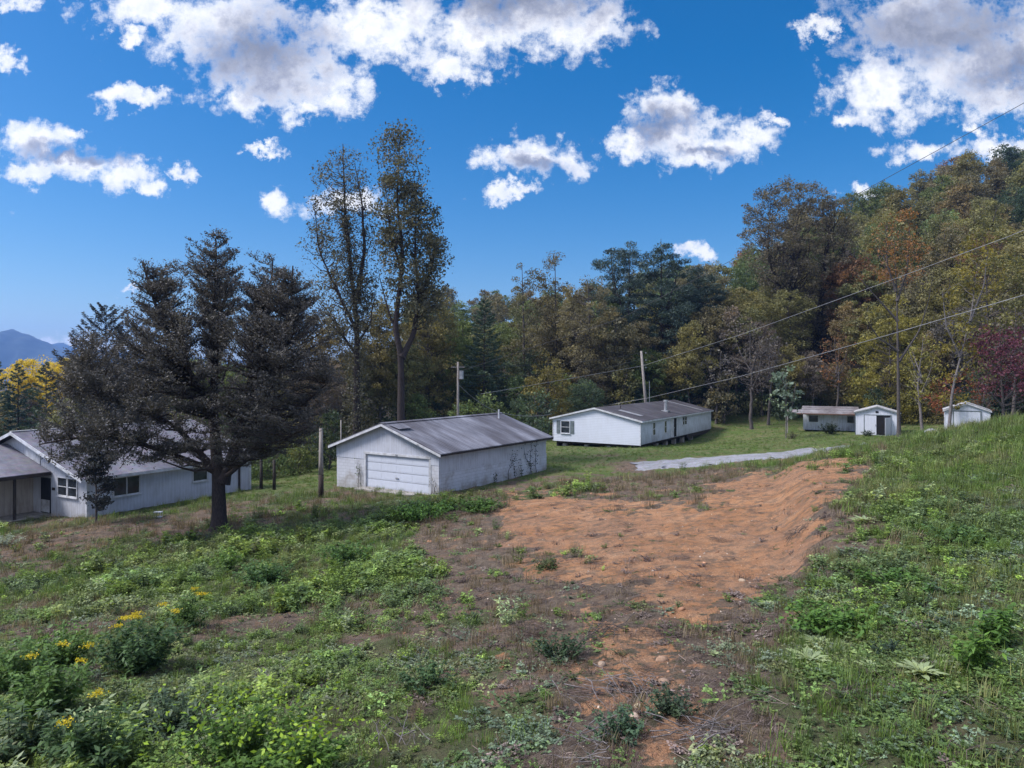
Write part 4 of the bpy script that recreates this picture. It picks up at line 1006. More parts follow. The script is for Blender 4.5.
# --- white house at the left
def house():
    o = at(88, 475.6, 38.6); wz = 2.5; z0 = o[2]-wz; rise = 2.16; hw = 6.7; Ln = 11.1
    g = thing('farmhouse', 'low white board-sided house with grey shingle roof and broad front gable', 'house', (o[0], o[1], z0), math.radians(-28.7))
    X0, X1 = -2*hw, 0.
    ov, fo = .0, .55
    def roofz(x): return wz+rise*(1-abs(x+hw)/hw)
    w = MB()
    w.prism([(X0+.1, 0, -1), (-.1, 0, -1), (-.1, 0, roofz(-.1)-.16), (-hw, 0, roofz(-hw)-.16), (X0+.1, 0, roofz(X0+.1)-.16)], (0, .14, 0))
    w.prism([(X0+.1, Ln-.14, -1), (-.1, Ln-.14, -1), (-.1, Ln-.14, roofz(-.1)-.16), (-hw, Ln-.14, roofz(-hw)-.16), (X0+.1, Ln-.14, roofz(X0+.1)-.16)], (0, .14, 0))
    w.build('gable_wall', M['t111old'], g)
    for a in (-.24, X0+.1):
        w = MB(); w.box(a, a+.14, .141, Ln-.141, -1, wz-.12); w.build('side_wall', M['t111'], g)
    c = MB(); c.box(-.2, -.07, -.03, .12, -.9, wz-.1); c.box(-.2, -.07, Ln-.14, Ln+.02, -.9, wz-.1); c.build('corner_trim', M['white'], g)
    e = .35
    def rs(x): return wz+rise*(1-abs(x+hw)/hw)
    r = MB()
    r.slab((-hw+.002, -fo, rs(-hw)), (e, -fo, rs(e)), (e, Ln+.5, rs(e)), (-hw+.002, Ln+.5, rs(-hw)), .07)
    r.slab((X0-e, -fo, rs(X0-e)), (-hw, -fo, rs(-hw)), (-hw, Ln+.5, rs(-hw)), (X0-e, Ln+.5, rs(X0-e)), .07)
    ro = r.build('roof', M['shinglegrey'], g)
    rc = MB(); rc.box(-hw-.12, -hw+.12, -fo, Ln+.5, rs(-hw)-.02, rs(-hw)+.03); rc.build('ridge_cap', M['greytrim'], ro)
    f = MB()
    f.prism([(-hw+.003, -fo-.03, rs(-hw)-.01), (e, -fo-.03, rs(e)-.01), (e, -fo-.03, rs(e)-.2), (-hw+.003, -fo-.03, rs(-hw)-.2)], (0, .028, 0))
    f.prism([(X0-e, -fo-.03, rs(X0-e)-.01), (-hw, -fo-.03, rs(-hw)-.01), (-hw, -fo-.03, rs(-hw)-.2), (X0-e, -fo-.03, rs(X0-e)-.2)], (0, .028, 0))
    f.box(e-.01, e+.02, -fo, Ln+.5, rs(e)-.16, rs(e)-.02)
    f.build('fascia', M['white'], g)
    # pale panel in the gable above the wing roof
    p = MB(); p.prism([(-6.1, -.05, 3.2), (-4.6, -.05, 2.75), (-4.6, -.05, roofz(-4.6)-.3), (-6.1, -.05, roofz(-6.1)-.3)], (0, .047, 0)); p.build('gable_panel', M['white'], g)
    window(g, -2.8, -1.95, 0, 1.25, 2.2, 1, 2); window(g, -1.82, -1.0, 0, 1.25, 2.2, 1, 2)
    window(g, 1.5, 3.0, -.1, 1.15, 2.12, 2, 1, 'y', sgn=1)
    window(g, 6.6, 7.6, -.1, 1.3, 2.1, 1, 1, 'y', sgn=1)
    d = MB(); d.tube([(.02, Ln-1.0, wz-.1), (-.03, Ln-1.0, 1.9), (-.03, Ln-1.0, -.6)], .07, 8); d.build('downspout', M['darkwood'], g)
    bx = MB(); bx.box(-3.35, -3.15, -.07, -.002, 1.45, 1.6); bx.build('meter_box', M['darkwood'], g)
    # wing with the porch
    ex, rx, rr = -3.45, -8.1, 1.35
    far = -13.
    def rz(x): return wz+rr*(1-abs(x-rx)/abs(ex-rx))
    lx = 2*rx-ex
    r = MB(); r.slab((rx+.002, far, rz(rx)), (ex, far, rz(ex)), (ex, -.06, rz(ex)), (rx+.002, -.06, rz(rx)), .08)
    r.slab((lx, far, rz(lx)), (rx, far, rz(rx)), (rx, -.06, rz(rx)), (lx, -.06, rz(lx)), .08)
    r.build('wing_roof', M['shinglegrey'], g)
    f = MB(); f.box(ex-.02, ex+.02, far, -.06, rz(ex)-.22, rz(ex)-.04); f.build('wing_fascia', M['darkwood'], g)
    w = MB(); w.box(-5.5, -5.36, far, -.003, -1, wz-.05); w.box(lx+.4, lx+.54, far, -.003, -1, wz-.05); w.prism([(lx+.4, far, -1), (-5.36, far, -1), (-5.36, far, rz(-5.36)-.1), (rx, far, rz(rx)-.1), (lx+.4, far, rz(lx+.4)-.1)], (0, -.14, 0))
    w.build('wing_wall', M['t111old2'], g)
    s = MB(); s.box(-5.35, -3.6, far, -.03, -.9, .06); s.build('porch_floor', M['concrete'], g)
    for yy in (-1.9, -5.2, -8.6):
        p = MB(); p.box(-3.72, -3.6, yy, yy+.12, .06, wz-.09); p.build('porch_post', M['darkwood'], g)
    d = MB(); d.box(-4.5, -3.55, -.05, -.004, .1, 2.1); do = d.build('door', M['dark'], g)
    k = MB(); k.box(-4.45, -3.6, -.064, -.051, .15, .85); k.build('lower_panel', M['greytrim'], do)
    window(g, -6.6, -4.2, -5.36, 1.2, 2.1, 2, 1, 'y', sgn=1)
M['t111old2'] = siding('dingy_cream_siding', (.44, .40, .36), (.14, .11, .10), 'V', .3, .8, .3)
house()

# --- sheds and camper
def shed(px, d, ybase, w, wz, rise, depth, rz, label, doors, trim):
    x = (px-CX)/F*d; z0 = ybase
    g = thing('garden_shed', label, 'shed', (x, d, z0), rz)
    hw = w/2
    f = MB(); f.prism([(-hw, 0, -.6), (hw, 0, -.6), (hw, 0, wz), (0, 0, wz+rise), (-hw, 0, wz)], (0, .08, 0))
    f.prism([(-hw, depth-.08, -.6), (hw, depth-.08, -.6), (hw, depth-.08, wz), (0, depth-.08, wz+rise), (-hw, depth-.08, wz)], (0, .08, 0))
    f.box(-hw, -hw+.08, .081, depth-.081, -.6, wz-.02); f.box(hw-.08, hw, .081, depth-.081, -.6, wz-.02)
    f.build('wall', M['shedwall'], g)
    r = MB(); o = .12; s = rise/hw
    r.slab((-hw-o, -.14, wz-o*s+.09), (0, -.14, wz+rise+.09), (0, depth+.1, wz+rise+.09), (-hw-o, depth+.1, wz-o*s+.09), .07)
    r.slab((.002, -.14, wz+rise+.09), (hw+o, -.14, wz-o*s+.09), (hw+o, depth+.1, wz-o*s+.09), (.002, depth+.1, wz+rise+.09), .07)
    r.build('roof', M['greytrim'], g)
    t = MB()
    for sg in (-1, 1):
        t.prism([(0 if sg < 0 else .003, -.16, wz+rise+.03), (sg*(hw+o), -.16, wz-o*s+.03), (sg*(hw+o), -.16, wz-o*s-.07), (0 if sg < 0 else .003, -.16, wz+rise-.07)], (0, .018, 0))
    t.box(-hw-.01, -hw+.06, -.02, -.002, -.5, wz-.08); t.box(hw-.06, hw+.01, -.02, -.002, -.5, wz-.08)
    t.build('trim', M[trim], g)
    doors(g); return g
def doors1(g):
    dk = MB(); dk.box(-.05, 1.2, -.012, -.003, .02, 1.98); dk.build('doorway_shade', M['dark'], g)  # flat dark panel stands in for the shaded inside of the shed
    a = MB(); a.box(-1.12, -.06, -.05, -.004, .02, 1.98); do = a.build('door', M['shedwall'], g)
    fr = MB(); fr.box(-1.2, -1.125, -.06, -.004, 0, 2.0); fr.box(-1.2, 1.28, -.06, -.004, 2.003, 2.08); fr.box(1.205, 1.28, -.06, -.004, 0, 2.0); fr.build('door_frame', M['shutter'], g)
    h = MB(); h.box(-.16, -.12, -.09, -.051, .9, 1.1); h.build('handle', M['galv'], do)
    b = MB(); c, s = math.cos(math.radians(-118)), math.sin(math.radians(-118))
    hx, hy, wd = 1.2, -.07, 1.06
    b.prism([(hx, hy, .02), (hx+wd*c, hy+wd*s, .02), (hx+wd*c, hy+wd*s, 1.82), (hx, hy, 1.82)], (.05, .01, 0))
    b.build('door', M['shedwall'], g)['label'] = 'shed door swung open'
    v = MB(); v.box(-.13, .13, -.03, -.002, 2.25, 2.45); v.build('gable_vent', M['dark'], g)
shed(877, 72, gz(26.4*1.4, 72) if False else gz((877-CX)/F*72, 72)+.02, 4.0, 2.25, .6, 3.6, math.radians(-27), 'white gable shed with one door swung open beside the camper', doors1, 'shutter')
def doors2(g):
    for sgn in (-1, 1):
        x0, x1 = (-1.0, -.01) if sgn < 0 else (.01, 1.0)
        a = MB(); a.box(x0, x1, -.05, -.004, .02, 1.9); do = a.build('door', M['shedwall'], g)
        h = MB(); h.box(sgn*.1-.02, sgn*.1+.02, -.09, -.051, .9, 1.1); h.build('handle', M['galv'], do)
    fr = MB(); fr.box(-1.1, -1.005, -.06, -.004, 0, 1.92); fr.box(1.005, 1.1, -.06, -.004, 0, 1.92); fr.box(-1.1, 1.1, -.06, -.004, 1.925, 2.02); fr.build('door_frame', M['shutter'], g)
xs = (967-CX)/F*64
shed(967, 64, CAMZ-(433-HZ)/F*64, 3.5, 2.0, .66, 3.4, math.radians(-31), 'white gable shed with closed double doors half hidden by the grassy slope', doors2, 'white')

def camper():
    d = 77.; x = (831-CX)/F*d; z0 = CAMZ-(431.5-HZ)/F*d
    g = thing('camper_trailer', 'old white camper trailer under a rusty lean-to awning left of the shed', 'camper', (x, d, z0), math.radians(-24))
    b = MB(); b.prism([(-2.8, 0, .12), (2.8, 0, .12), (2.8, 0, 2.05), (2.6, 0, 2.3), (-2.6, 0, 2.3), (-2.8, 0, 2.1)], (0, 2.4, 0)); b.build('body', M['lapold'], g)
    r = MB(); r.slab((-2.95, 2.6, 2.62), (-2.95, -.5, 2.38), (2.75, -.5, 2.38), (2.75, 2.6, 2.62), .05); r.build('roof', M['rustroof'], g)
    a = MB(); a.slab((-4.5, -.45, 2.34), (-4.5, -1.7, 2.0), (2.9, -1.7, 2.02), (2.9, -.45, 2.34), .045); ao = a.build('awning_roof', M['rustroof'], g)
    e = MB(); e.box(-4.5, 2.9, -1.74, -1.701, 1.9, 2.01); e.build('edge_beam', M['rust'], ao)
    for xx in (-4.38, 2.5):
        p = MB(); p.box(xx, xx+.1, -1.68, -1.58, -.8, 1.93); p.build('post', M['pole'], g)
    window(g, -2.2, -1.3, 0, 1.0, 1.7, 1, 1, sill=False)
    window(g, 1.6, 2.3, 0, 1.0, 1.7, 1, 1, sill=False)
    dm = MB(); dm.box(.0, .7, -.03, -.004, .2, 1.9); do = dm.build('door', M['white'], g); h = MB(); h.box(.08, .12, -.07, -.031, .95, 1.1); h.build('handle', M['dark'], do)
    for xx in (-1.4, 1.1):
        w = MB(); w.tube([(xx, .1, .05), (xx, .35, .05)], .34, 16); w.build('wheel', M['dark'], g)
    u = MB(); u.box(-2.6, 2.6, .3, 2.2, -.1, .11); u.build('chassis', M['darkwood'], g)
M['rust'] = simple('rusty_iron', (.16, .08, .05), (.07, .04, .03), 5, .9)
camper()

# ------------------------------------------------------------------ poles and wires
def pole(px, top, d, r, label, tilt=0, extra=None, dark=0.):
    x = (px-CX)/F*d; b = gz(x, d); H = CAMZ-(top-HZ)/F*d-b
    g = thing('utility_pole', label, 'pole', (x, d, b), 0)
    m = MB(); m.tube([(0, 0, max(-.5, dark)), (tilt*H*.5, 0, H*.5), (tilt*H, 0, H)], [r*1.15, r, r*.8], 12); m.build('shaft', M['pole'], g, True)
    if dark:
        m = MB(); m.tube([(0, 0, -.5), (0, 0, dark)], [r*1.25, r*1.17], 12); m.build('base', M['pole_dark'], g, True)
    if extra: extra(g, H)
    return x, d, b, H
def ex1(g, H):
    for k, zz in enumerate((H-.25, H-1.1, H-2.0)):
        m = MB(); m.tube([(-.12, 0, zz), (-.3, 0, zz)], .03, 6); m.tube([(-.3, 0, zz-.06), (-.3, 0, zz+.08)], .05, 8); m.build('insulator', M['galv'], g)
    m = MB(); m.tube([(.16, -.1, H*.15), (.15, -.1, H*.62)], .035, 6); m.build('conduit', M['galv'], g)
    m = MB(); m.box(.1, .4, -.25, -.08, H*.25, H*.36); m.build('meter_box', M['galv'], g)
P1 = pole(648, 351, 86, .17, 'leaning wooden utility pole behind the mobile home roof', -.085, ex1)
def ex2(g, H):
    m = MB(); m.tube([(.3, 0, H-1.5), (.3, 0, H-.75)], .2, 12); m.build('transformer', M['galv'], g)
    m = MB(); m.box(-.6, .6, -.06, .06, H-.5, H-.4); m.build('crossarm', M['pole'], g)
P2 = pole(458, 362, 62, .11, 'thin utility pole with small grey transformer behind the garage ridge', 0, ex2)
P3 = pole(321, 428, 41.5, .13, 'cut-off wooden pole with dark base left of the garage', 0, None, 1.35)
def ex4(g, H): pass
pole(341, 420, 52, .05, 'thin grey metal post behind the garage front corner', 0, ex4)
for px, top, d, lb in ((261, 458, 47, 'short dark wooden post right of the white house'), (274, 460, 46.5, 'second dark wooden post between the house and the cut-off pole')):
    x = (px-CX)/F*d; b = gz(x, d); H = CAMZ-(top-HZ)/F*d-b
    m = MB(); m.tube([(0, 0, -.3), (.02, 0, H*.5), (0, 0, H)], [.12, .1, .09], 9)
    o = m.build('wooden_post', M['darkwood'], None, True); o.location = (x, d, b); tag(o, lb, 'post')
def wire(pts, r, label, sag=.0, mat='wire', seg=14):
    P = []
    pts = [np.array(p, float) for p in pts]
    for i in range(len(pts)-1):
        for t in np.linspace(0, 1, seg, endpoint=(i == len(pts)-2)):
            q = pts[i]*(1-t)+pts[i+1]*t; q[2] -= 4*sag*t*(1-t); P.append(q)
    m = MB(); m.tube([tuple(p) for p in P], r, 6); o = m.build('power_line', M[mat], None, True)
    tag(o, label, 'power line')
top1 = at(641, 354, 86)
farpole = (1240, 30)
wire([at(458, 372, 62), at(622, 318, 58), at(865, 190, 49), at(1190, 12, 40)], .018, 'highest dark wire crossing the sky and hillside to the upper right', .0, 'wire_dark')
wire([at(481, 394, 66), at(642, 366, 80), at(740, 335, 66), at(889, 281, 52), at(1010, 236, 44), at(1190, 160, 36)], .02, 'pale wire over the mobile home, middle of the three crossing the wood', .0)
wire([at(569, 412, 90), at(648, 398, 84), at(740, 376.5, 68), at(885, 336, 50), at(1024, 295, 42), at(1190, 240, 34)], .023, 'thick pale wire just above the mobile home roof, lowest of three crossing the wood', .0)
wire([at(458, 366, 62), at(641, 353, 86)], .018, 'thin dark wire from the transformer pole to the top of the leaning pole', .5, 'wire_dark')
wire([at(458, 375, 62), at(641.5, 359, 86)], .018, 'thin dark wire to the second insulator of the leaning pole', .8, 'wire_dark')
wire([at(458, 384, 62), at(498, 412, 66), at(552, 414, 72)], .024, 'pale service wire from the transformer pole down to the mobile home', .3)
# tall pole outside the frame that carries the three lines
x, d = (1190-CX)/F*37, 37.
b = gz(x, d); H = CAMZ-(8-HZ)/F*40-b
g = thing('utility_pole', 'tall wooden utility pole on the slope beyond the right edge', 'pole', (x, d, b))
m = MB(); m.tube([(0, 0, -.5), (0, 0, H+.5)], [.2, .14], 12); m.build('shaft', M['pole'], g, True)

# ------------------------------------------------------------------ weeds (uncountable ground cover)
PROT = bpy.data.collections.new('ground_cover_sources')
def proto_obj(name, V, Q, vv, mat):
    me = np_mesh(name, V, Q, attrs={'v': ('FACE', 'FLOAT', vv)}); me.materials.append(M[mat])
    return bpy.data.objects.new(name, me)
def plant_forb(seed, H, Rr, nst, npl, leaf, aspect=.5, mat='weed', droop=.2):
    """several stems with leaves along them"""
    rng = np.random.default_rng(seed); Cs, Ds = [], []; paths = []
    for s in range(nst):
        a = rng.uniform(0, 6.28); l = rng.uniform(.1, 1)*Rr; h = H*rng.uniform(.6, 1.1)*(1-.3*l/Rr)
        tip = np.array([math.cos(a)*l, math.sin(a)*l, h]); b0 = tip*np.array([.35, .35, 0])
        t = rng.uniform(.12, 1, npl)[:, None]
        C = b0*(1-t)+tip*t; C[:, 2] = h*t[:, 0]**.9
        da = rng.uniform(0, 6.28, npl); D = np.c_[np.cos(da), np.sin(da), rng.uniform(-droop, .6, npl)]
        Cs.append(C+D*leaf*.5); Ds.append(D)
        paths.append((np.stack([b0, (b0+tip)/2, tip]), np.array([.006, .005, .002]), 3))
    C = np.concatenate(Cs); D = np.concatenate(Ds); ls = leaf*rng.uniform(.6, 1.35, len(C))
    n = len(C); Dn = D/np.linalg.norm(D, axis=1)[:, None]
    B = np.cross(Dn, np.array([0, 0, 1.])+rng.normal(size=(n, 3))*.35); B /= np.linalg.norm(B, axis=1)[:, None]
    Lh = (ls/2)[:, None]; Wh = (ls*aspect/2)[:, None]
    V = np.stack([C-Dn*Lh, C+B*Wh-Dn*Lh*.15, C+Dn*Lh-np.array([0, 0, .12])*ls[:, None], C-B*Wh-Dn*Lh*.15], 1).reshape(-1, 3); Q = np.arange(4*n).reshape(-1, 4)
    TV, TQ = tubes_np(paths); vv = np.r_[np.clip(rng.normal(.5, .25, n), 0, 1), np.full(len(TQ), .3)]
    return np.concatenate([V, TV]), np.concatenate([Q, TQ+len(V)]), vv
def plant_grass(seed, H, Rr, n, w=.008, lean=.5):
    rng = np.random.default_rng(seed)
    b = np.c_[rng.normal(size=(n, 2))*Rr*.4, np.zeros(n)]
    a = rng.uniform(0, 6.28, n); h = H*rng.uniform(.4, 1.1, n); l = rng.uniform(.1, lean, n)*h
    d = np.c_[np.cos(a), np.sin(a), np.zeros(n)]; s = np.c_[-np.sin(a), np.cos(a), np.zeros(n)]*w/2
    m = b+d*(l*.35)[:, None]; m[:, 2] = h*.6; t = b+d*l[:, None]; t[:, 2] = h
    V = np.stack([b-s, b+s, m+s*.8, m-s*.8, t+s*.15, t-s*.15], 1).reshape(-1, 3)
    i = np.arange(n)[:, None]*6
    Q = np.concatenate([i+np.array([0, 1, 2, 3]), i+np.array([3, 2, 4, 5])])
    return V, Q, np.tile(rng.uniform(0, 1, n), 2)
def plant_twigs(seed, n, ln, r=.004, flat=.25):
    rng = np.random.default_rng(seed); paths = []
    for k in range(n):
        a = rng.uniform(0, 6.28); l = ln*rng.uniform(.3, 1.1); p = np.r_[rng.normal(size=2)*ln*.35, rng.uniform(0, .05)]
        d = np.array([math.cos(a), math.sin(a), rng.uniform(-.02, flat)])*l
        paths.append((np.stack([p, p+d*.5+rng.normal(size=3)*.04*l*3*np.array([1, 1, .3]), p+d]), np.array([r, r*.8, r*.4])*rng.uniform(.6, 1.5), 3))
    V, Q = tubes_np(paths)
    return V, Q, np.repeat(rng.uniform(0, 1, n), 6)
def scatter(name, protos, pts, rot, scl, idx, tint, label, cat):
    c = bpy.data.collections.new(name+'_sources')
    for k, (V, Q, vv, mt) in enumerate(protos): c.objects.link(proto_obj('%s_source_%s' % (name, 'abcdefgh'[k]), V, Q, vv, mt))
    me = bpy.data.meshes.new(name); me.vertices.add(len(pts)); me.vertices.foreach_set('co', np.asarray(pts, np.float32).ravel())
    for nm, typ, arr, key in (('rot', 'FLOAT_VECTOR', rot, 'vector'), ('scl', 'FLOAT', scl, 'value'), ('idx', 'INT', idx, 'value'), ('tint', 'FLOAT_COLOR', np.c_[tint, np.ones(len(tint))], 'color')):
        a = me.attributes.new(nm, typ, 'POINT'); a.data.foreach_set(key, np.asarray(arr, np.int32 if typ == 'INT' else np.float32).ravel())
    o = obj(name, me)
    ng = bpy.data.node_groups.new(name+'_nodes', 'GeometryNodeTree')
    ng.interface.new_socket('Geometry', in_out='INPUT', socket_type='NodeSocketGeometry'); ng.interface.new_socket('Geometry', in_out='OUTPUT', socket_type='NodeSocketGeometry')
    gi = ng.nodes.new('NodeGroupInput'); go = ng.nodes.new('NodeGroupOutput')
    ip = ng.nodes.new('GeometryNodeInstanceOnPoints'); ci = ng.nodes.new('GeometryNodeCollectionInfo')
    ci.inputs['Collection'].default_value = c; ci.inputs['Separate Children'].default_value = True; ci.inputs['Reset Children'].default_value = True
    def na(nm, t):
        n = ng.nodes.new('GeometryNodeInputNamedAttribute'); n.data_type = t; n.inputs['Name'].default_value = nm; return n.outputs['Attribute']
    er = ng.nodes.new('FunctionNodeEulerToRotation')
    ng.links.new(na('rot', 'FLOAT_VECTOR'), er.inputs[0]); ng.links.new(gi.outputs[0], ip.inputs['Points']); ng.links.new(ci.outputs[0], ip.inputs['Instance'])
    ip.inputs['Pick Instance'].default_value = True
    ng.links.new(na('idx', 'INT'), ip.inputs['Instance Index']); ng.links.new(er.outputs[0], ip.inputs['Rotation']); ng.links.new(na('scl', 'FLOAT'), ip.inputs['Scale'])
    ng.links.new(ip.outputs[0], go.inputs[0])
    md = o.modifiers.new('scatter', 'NODES'); md.node_group = ng
    tag(o, label, cat, kind='stuff'); return o

def sample_ground(rng, dens0, d0, d1, dref, fall, wmax=.80):
    """random ground points, thinner with distance"""
    out = []
    edges = np.geomspace(d0, d1, 26)
    for a, b in zip(edges[:-1], edges[1:]):
        m = (a+b)/2; lam = dens0*min(1, dref/m)**fall
        area = (b-a)*2*(wmax*m+1.5); n = rng.poisson(lam*area)
        y = rng.uniform(a, b, n); x = rng.uniform(-1, 1, n)*(wmax*y+1.5); out.append(np.c_[x, y])
    return np.concatenate(out)
BLK = [((-12.2, 33), 0)]
def clear_buildings(P):
    """reject points inside the footprints"""
    keep = np.ones(len(P), bool)
    for o in bpy.data.objects:
        if o.name.split('.')[0] in ('garage', 'mobile_home', 'farmhouse', 'garden_shed', 'camper_trailer') and o.parent is None:
            a = -o.rotation_euler.z; dx = P[:, 0]-o.location.x; dy = P[:, 1]-o.location.y
            lx = dx*math.cos(a)-dy*math.sin(a); ly = dx*math.sin(a)+dy*math.cos(a)
            if o.name.startswith('garage'): bx = (.3, 9.15, .2, 12.1)
            elif o.name.startswith('mobile'): bx = (.3, 9.5, .2, 18.8)
            elif o.name.startswith('farm'): bx = (-13.4, 0, 0, 11.2)
            else: bx = (-2.8, 2.8, -.2, 3.2)
            keep &= ~((lx > bx[0]) & (lx < bx[1]) & (ly > bx[2]) & (ly < bx[3]))
            if o.name.startswith('farm'): keep &= ~((lx > -13) & (lx < -3.5) & (ly > -13) & (ly < 0))
    return keep
def finish(rng, P, sink=.02, tiltamt=.12):
    z = ground(P[:, 0], P[:, 1])-sink
    rot = np.c_[rng.normal(size=(len(P), 2))*tiltamt, rng.uniform(0, 6.28, len(P))]
    return np.c_[P, z], rot
def pick_tint(rng, P, cols, noise_scale=.35, seed=0, jitter=.32):
    cols = np.array(cols); k = fbm(P[:, 0]*noise_scale, P[:, 1]*noise_scale, seed, 3)
    k = np.clip((k-.28)/.44+rng.normal(size=len(P))*.16, 0, .999)*(len(cols)-1)
    i = k.astype(int); f = (k-i)[:, None]
    c = cols[i]*(1-f)+cols[np.minimum(i+1, len(cols)-1)]*f
    return c*np.exp(rng.normal(size=(len(P), 1))*jitter)
def infield(P):
    """where tall weeds stand instead of mown lawn"""
    px = CX+F*P[:, 0]/P[:, 1]
    return 1-sstep(38, 46, P[:, 1]+np.where(px < 430, 8, 0)-np.where(px > 850, 14, 0))

rng = np.random.default_rng(201)
P = sample_ground(rng, 40, 4.2, 58, 11, 1.3)
org, gr, dry, lawn, px, py = zones(P[:, 0], P[:, 1])
patch = fbm(P[:, 0]*.55, P[:, 1]*.55, 61, 4)
dens = gr*sstep(.34, .50, patch+.13*(px > 780)+.05*(px < 330)+.06*(py<600))+.10*dry*(patch > .52)*(1-org)+.012*org
dens = dens*infield(P)
keep = (rng.uniform(size=len(P)) < dens) & clear_buildings(P); P = P[keep]; px = px[keep]; gr = gr[keep]; py = py[keep]
pts, rot = finish(rng, P)
tint = pick_tint(rng, P, [(.11,.16,.07), (.12,.19,.055), (.15,.23,.05), (.18,.25,.06), (.16,.20,.11), (.17,.20,.07), (.12,.18,.055)], .3, 5)
tl = fbm(P[:, 0]*.22, P[:, 1]*.22, 91, 3)
scl = rng.uniform(.45, 1.05, len(P))*(.40+.85*sstep(.38, .7, tl))*np.clip(P[:, 1]/13, .7, 2.4)**.5*np.where(gr < .5, .6, 1)*np.where(px > 600, .6, 1)
idx = np.where(vnoise(P[:, 0]*.6, P[:, 1]*.6, 8)+rng.normal(size=len(P))*.15 > .5, rng.integers(0, 3, len(P)), rng.integers(2, 6, len(P)))
scatter('weeds', [(*plant_forb(1, .42, .30, 11, 12, .085), 'weed'), (*plant_forb(2, .30, .34, 12, 10, .07, .6), 'weed'), (*plant_forb(3, .20, .36, 14, 8, .075, .7), 'weed'),
                  (*plant_forb(4, .55, .26, 10, 16, .10, .32), 'weed'), (*plant_forb(5, .26, .32, 16, 8, .05, .55), 'weed'), (*plant_forb(6, .36, .30, 9, 12, .11, .45), 'weed')],
        pts, rot, scl, idx, tint, 'green leafy weeds covering the slopes', 'weeds')
# low creeping leaves between the weeds
rng = np.random.default_rng(202)
P = sample_ground(rng, 46, 4.2, 44, 9, 1.35)
org, gr, dry, lawn, px, py = zones(P[:, 0], P[:, 1])
dens = gr*np.where(px > 700, 1., .75)*sstep(.28, .46, fbm(P[:, 0]*.9, P[:, 1]*.9, 71, 3)+.05*(px>780))+.10*dry*(1-org)
keep = (rng.uniform(size=len(P)) < dens) & clear_buildings(P); P = P[keep]
pts, rot = finish(rng, P, .01)
tint = pick_tint(rng, P, [(.13,.18,.12), (.10,.17,.05), (.13,.19,.06), (.16,.18,.08), (.15,.19,.13)], .5, 15)
scatter('creeping_groundcover', [(*plant_forb(11, .08, .34, 14, 7, .05, .75), 'weed'), (*plant_forb(12, .12, .30, 12, 7, .06, .6), 'weed'), (*plant_forb(13, .07, .38, 16, 6, .042, .8), 'weed')],
        pts, rot, rng.uniform(.45, .95, len(P)), rng.integers(0, 3, len(P)), tint, 'low creeping leaves between the weeds', 'ground cover')
# grass
rng = np.random.default_rng(203)
P = sample_ground(rng, 13, 4.2, 92, 18, .8)
org, gr, dry, lawn, px, py = zones(P[:, 0], P[:, 1])
dens = gr*np.clip(.35+.65*lawn+.5*(px > 740), 0, 1)+.22*dry*(1-org)
gm = inpoly(px, py, [(625,463),(672,459),(735,455),(835,446),(832,454),(740,464),(640,471)]) > -1
keep = (rng.uniform(size=len(P)) < dens) & clear_buildings(P) & ~gm; P = P[keep]; dry = dry[keep]
pts, rot = finish(rng, P, .01)
tint = pick_tint(rng, P, [(.13,.16,.06), (.10,.16,.04), (.11,.18,.04), (.17,.18,.08)], .3, 25, .2)
tint = np.where(dry[:, None] > .4, np.array([.16, .13, .09])*np.exp(rng.normal(size=(len(P), 1))*.25), tint)
scl = rng.uniform(.6, 1.2, len(P))*np.clip(P[:, 1]/16, .8, 2.2)**.6*np.where(P[:, 1] > 44, .42, 1)
scatter('grass', [(*plant_grass(21, .22, .25, 46, .009), 'weed'), (*plant_grass(22, .14, .32, 54, .009, .9), 'weed'), (*plant_grass(23, .30, .16, 36, .008), 'weed')],
        pts, rot, scl, rng.integers(0, 3, len(P)), tint, 'short mixed grass around the weeds and buildings', 'grass')
# dry stalks and litter
rng = np.random.default_rng(204)
P = sample_ground(rng, 16, 4.2, 44, 9, 1.5)
org, gr, dry, lawn, px, py = zones(P[:, 0], P[:, 1])
dens = dry*(1-org)*sstep(.28, .5, fbm(P[:, 0]*.8, P[:, 1]*.8, 55, 3))*.95+.16*gr+.8*org*sstep(.44, .58, fbm(P[:, 0]*1.3, P[:, 1]*1.3, 58, 3))+.04*org
dens = dens*np.where(py > 560, 1, .55)
keep = (rng.uniform(size=len(P)) < dens) & clear_buildings(P); P = P[keep]
pts, rot = finish(rng, P, .0, .08)
tint = pick_tint(rng, P, [(.07,.05,.05), (.12,.09,.08), (.18,.145,.13), (.09,.065,.06)], .8, 35, .3)
scatter('dry_stalks', [(*plant_twigs(31, 26, .35, .003), 'dry'), (*plant_twigs(32, 18, .5, .0035, .35), 'dry'), (*plant_grass(33, .16, .3, 50, .007, 1.4), 'dry'), (*plant_forb(34, .10, .3, 10, 8, .05, .7, 'dry'), 'dry')],
        pts, rot, rng.uniform(.35, .95, len(P)), rng.integers(0, 4, len(P)), tint, 'dead brown stalks and leaf litter on bare soil', 'dead stalks')
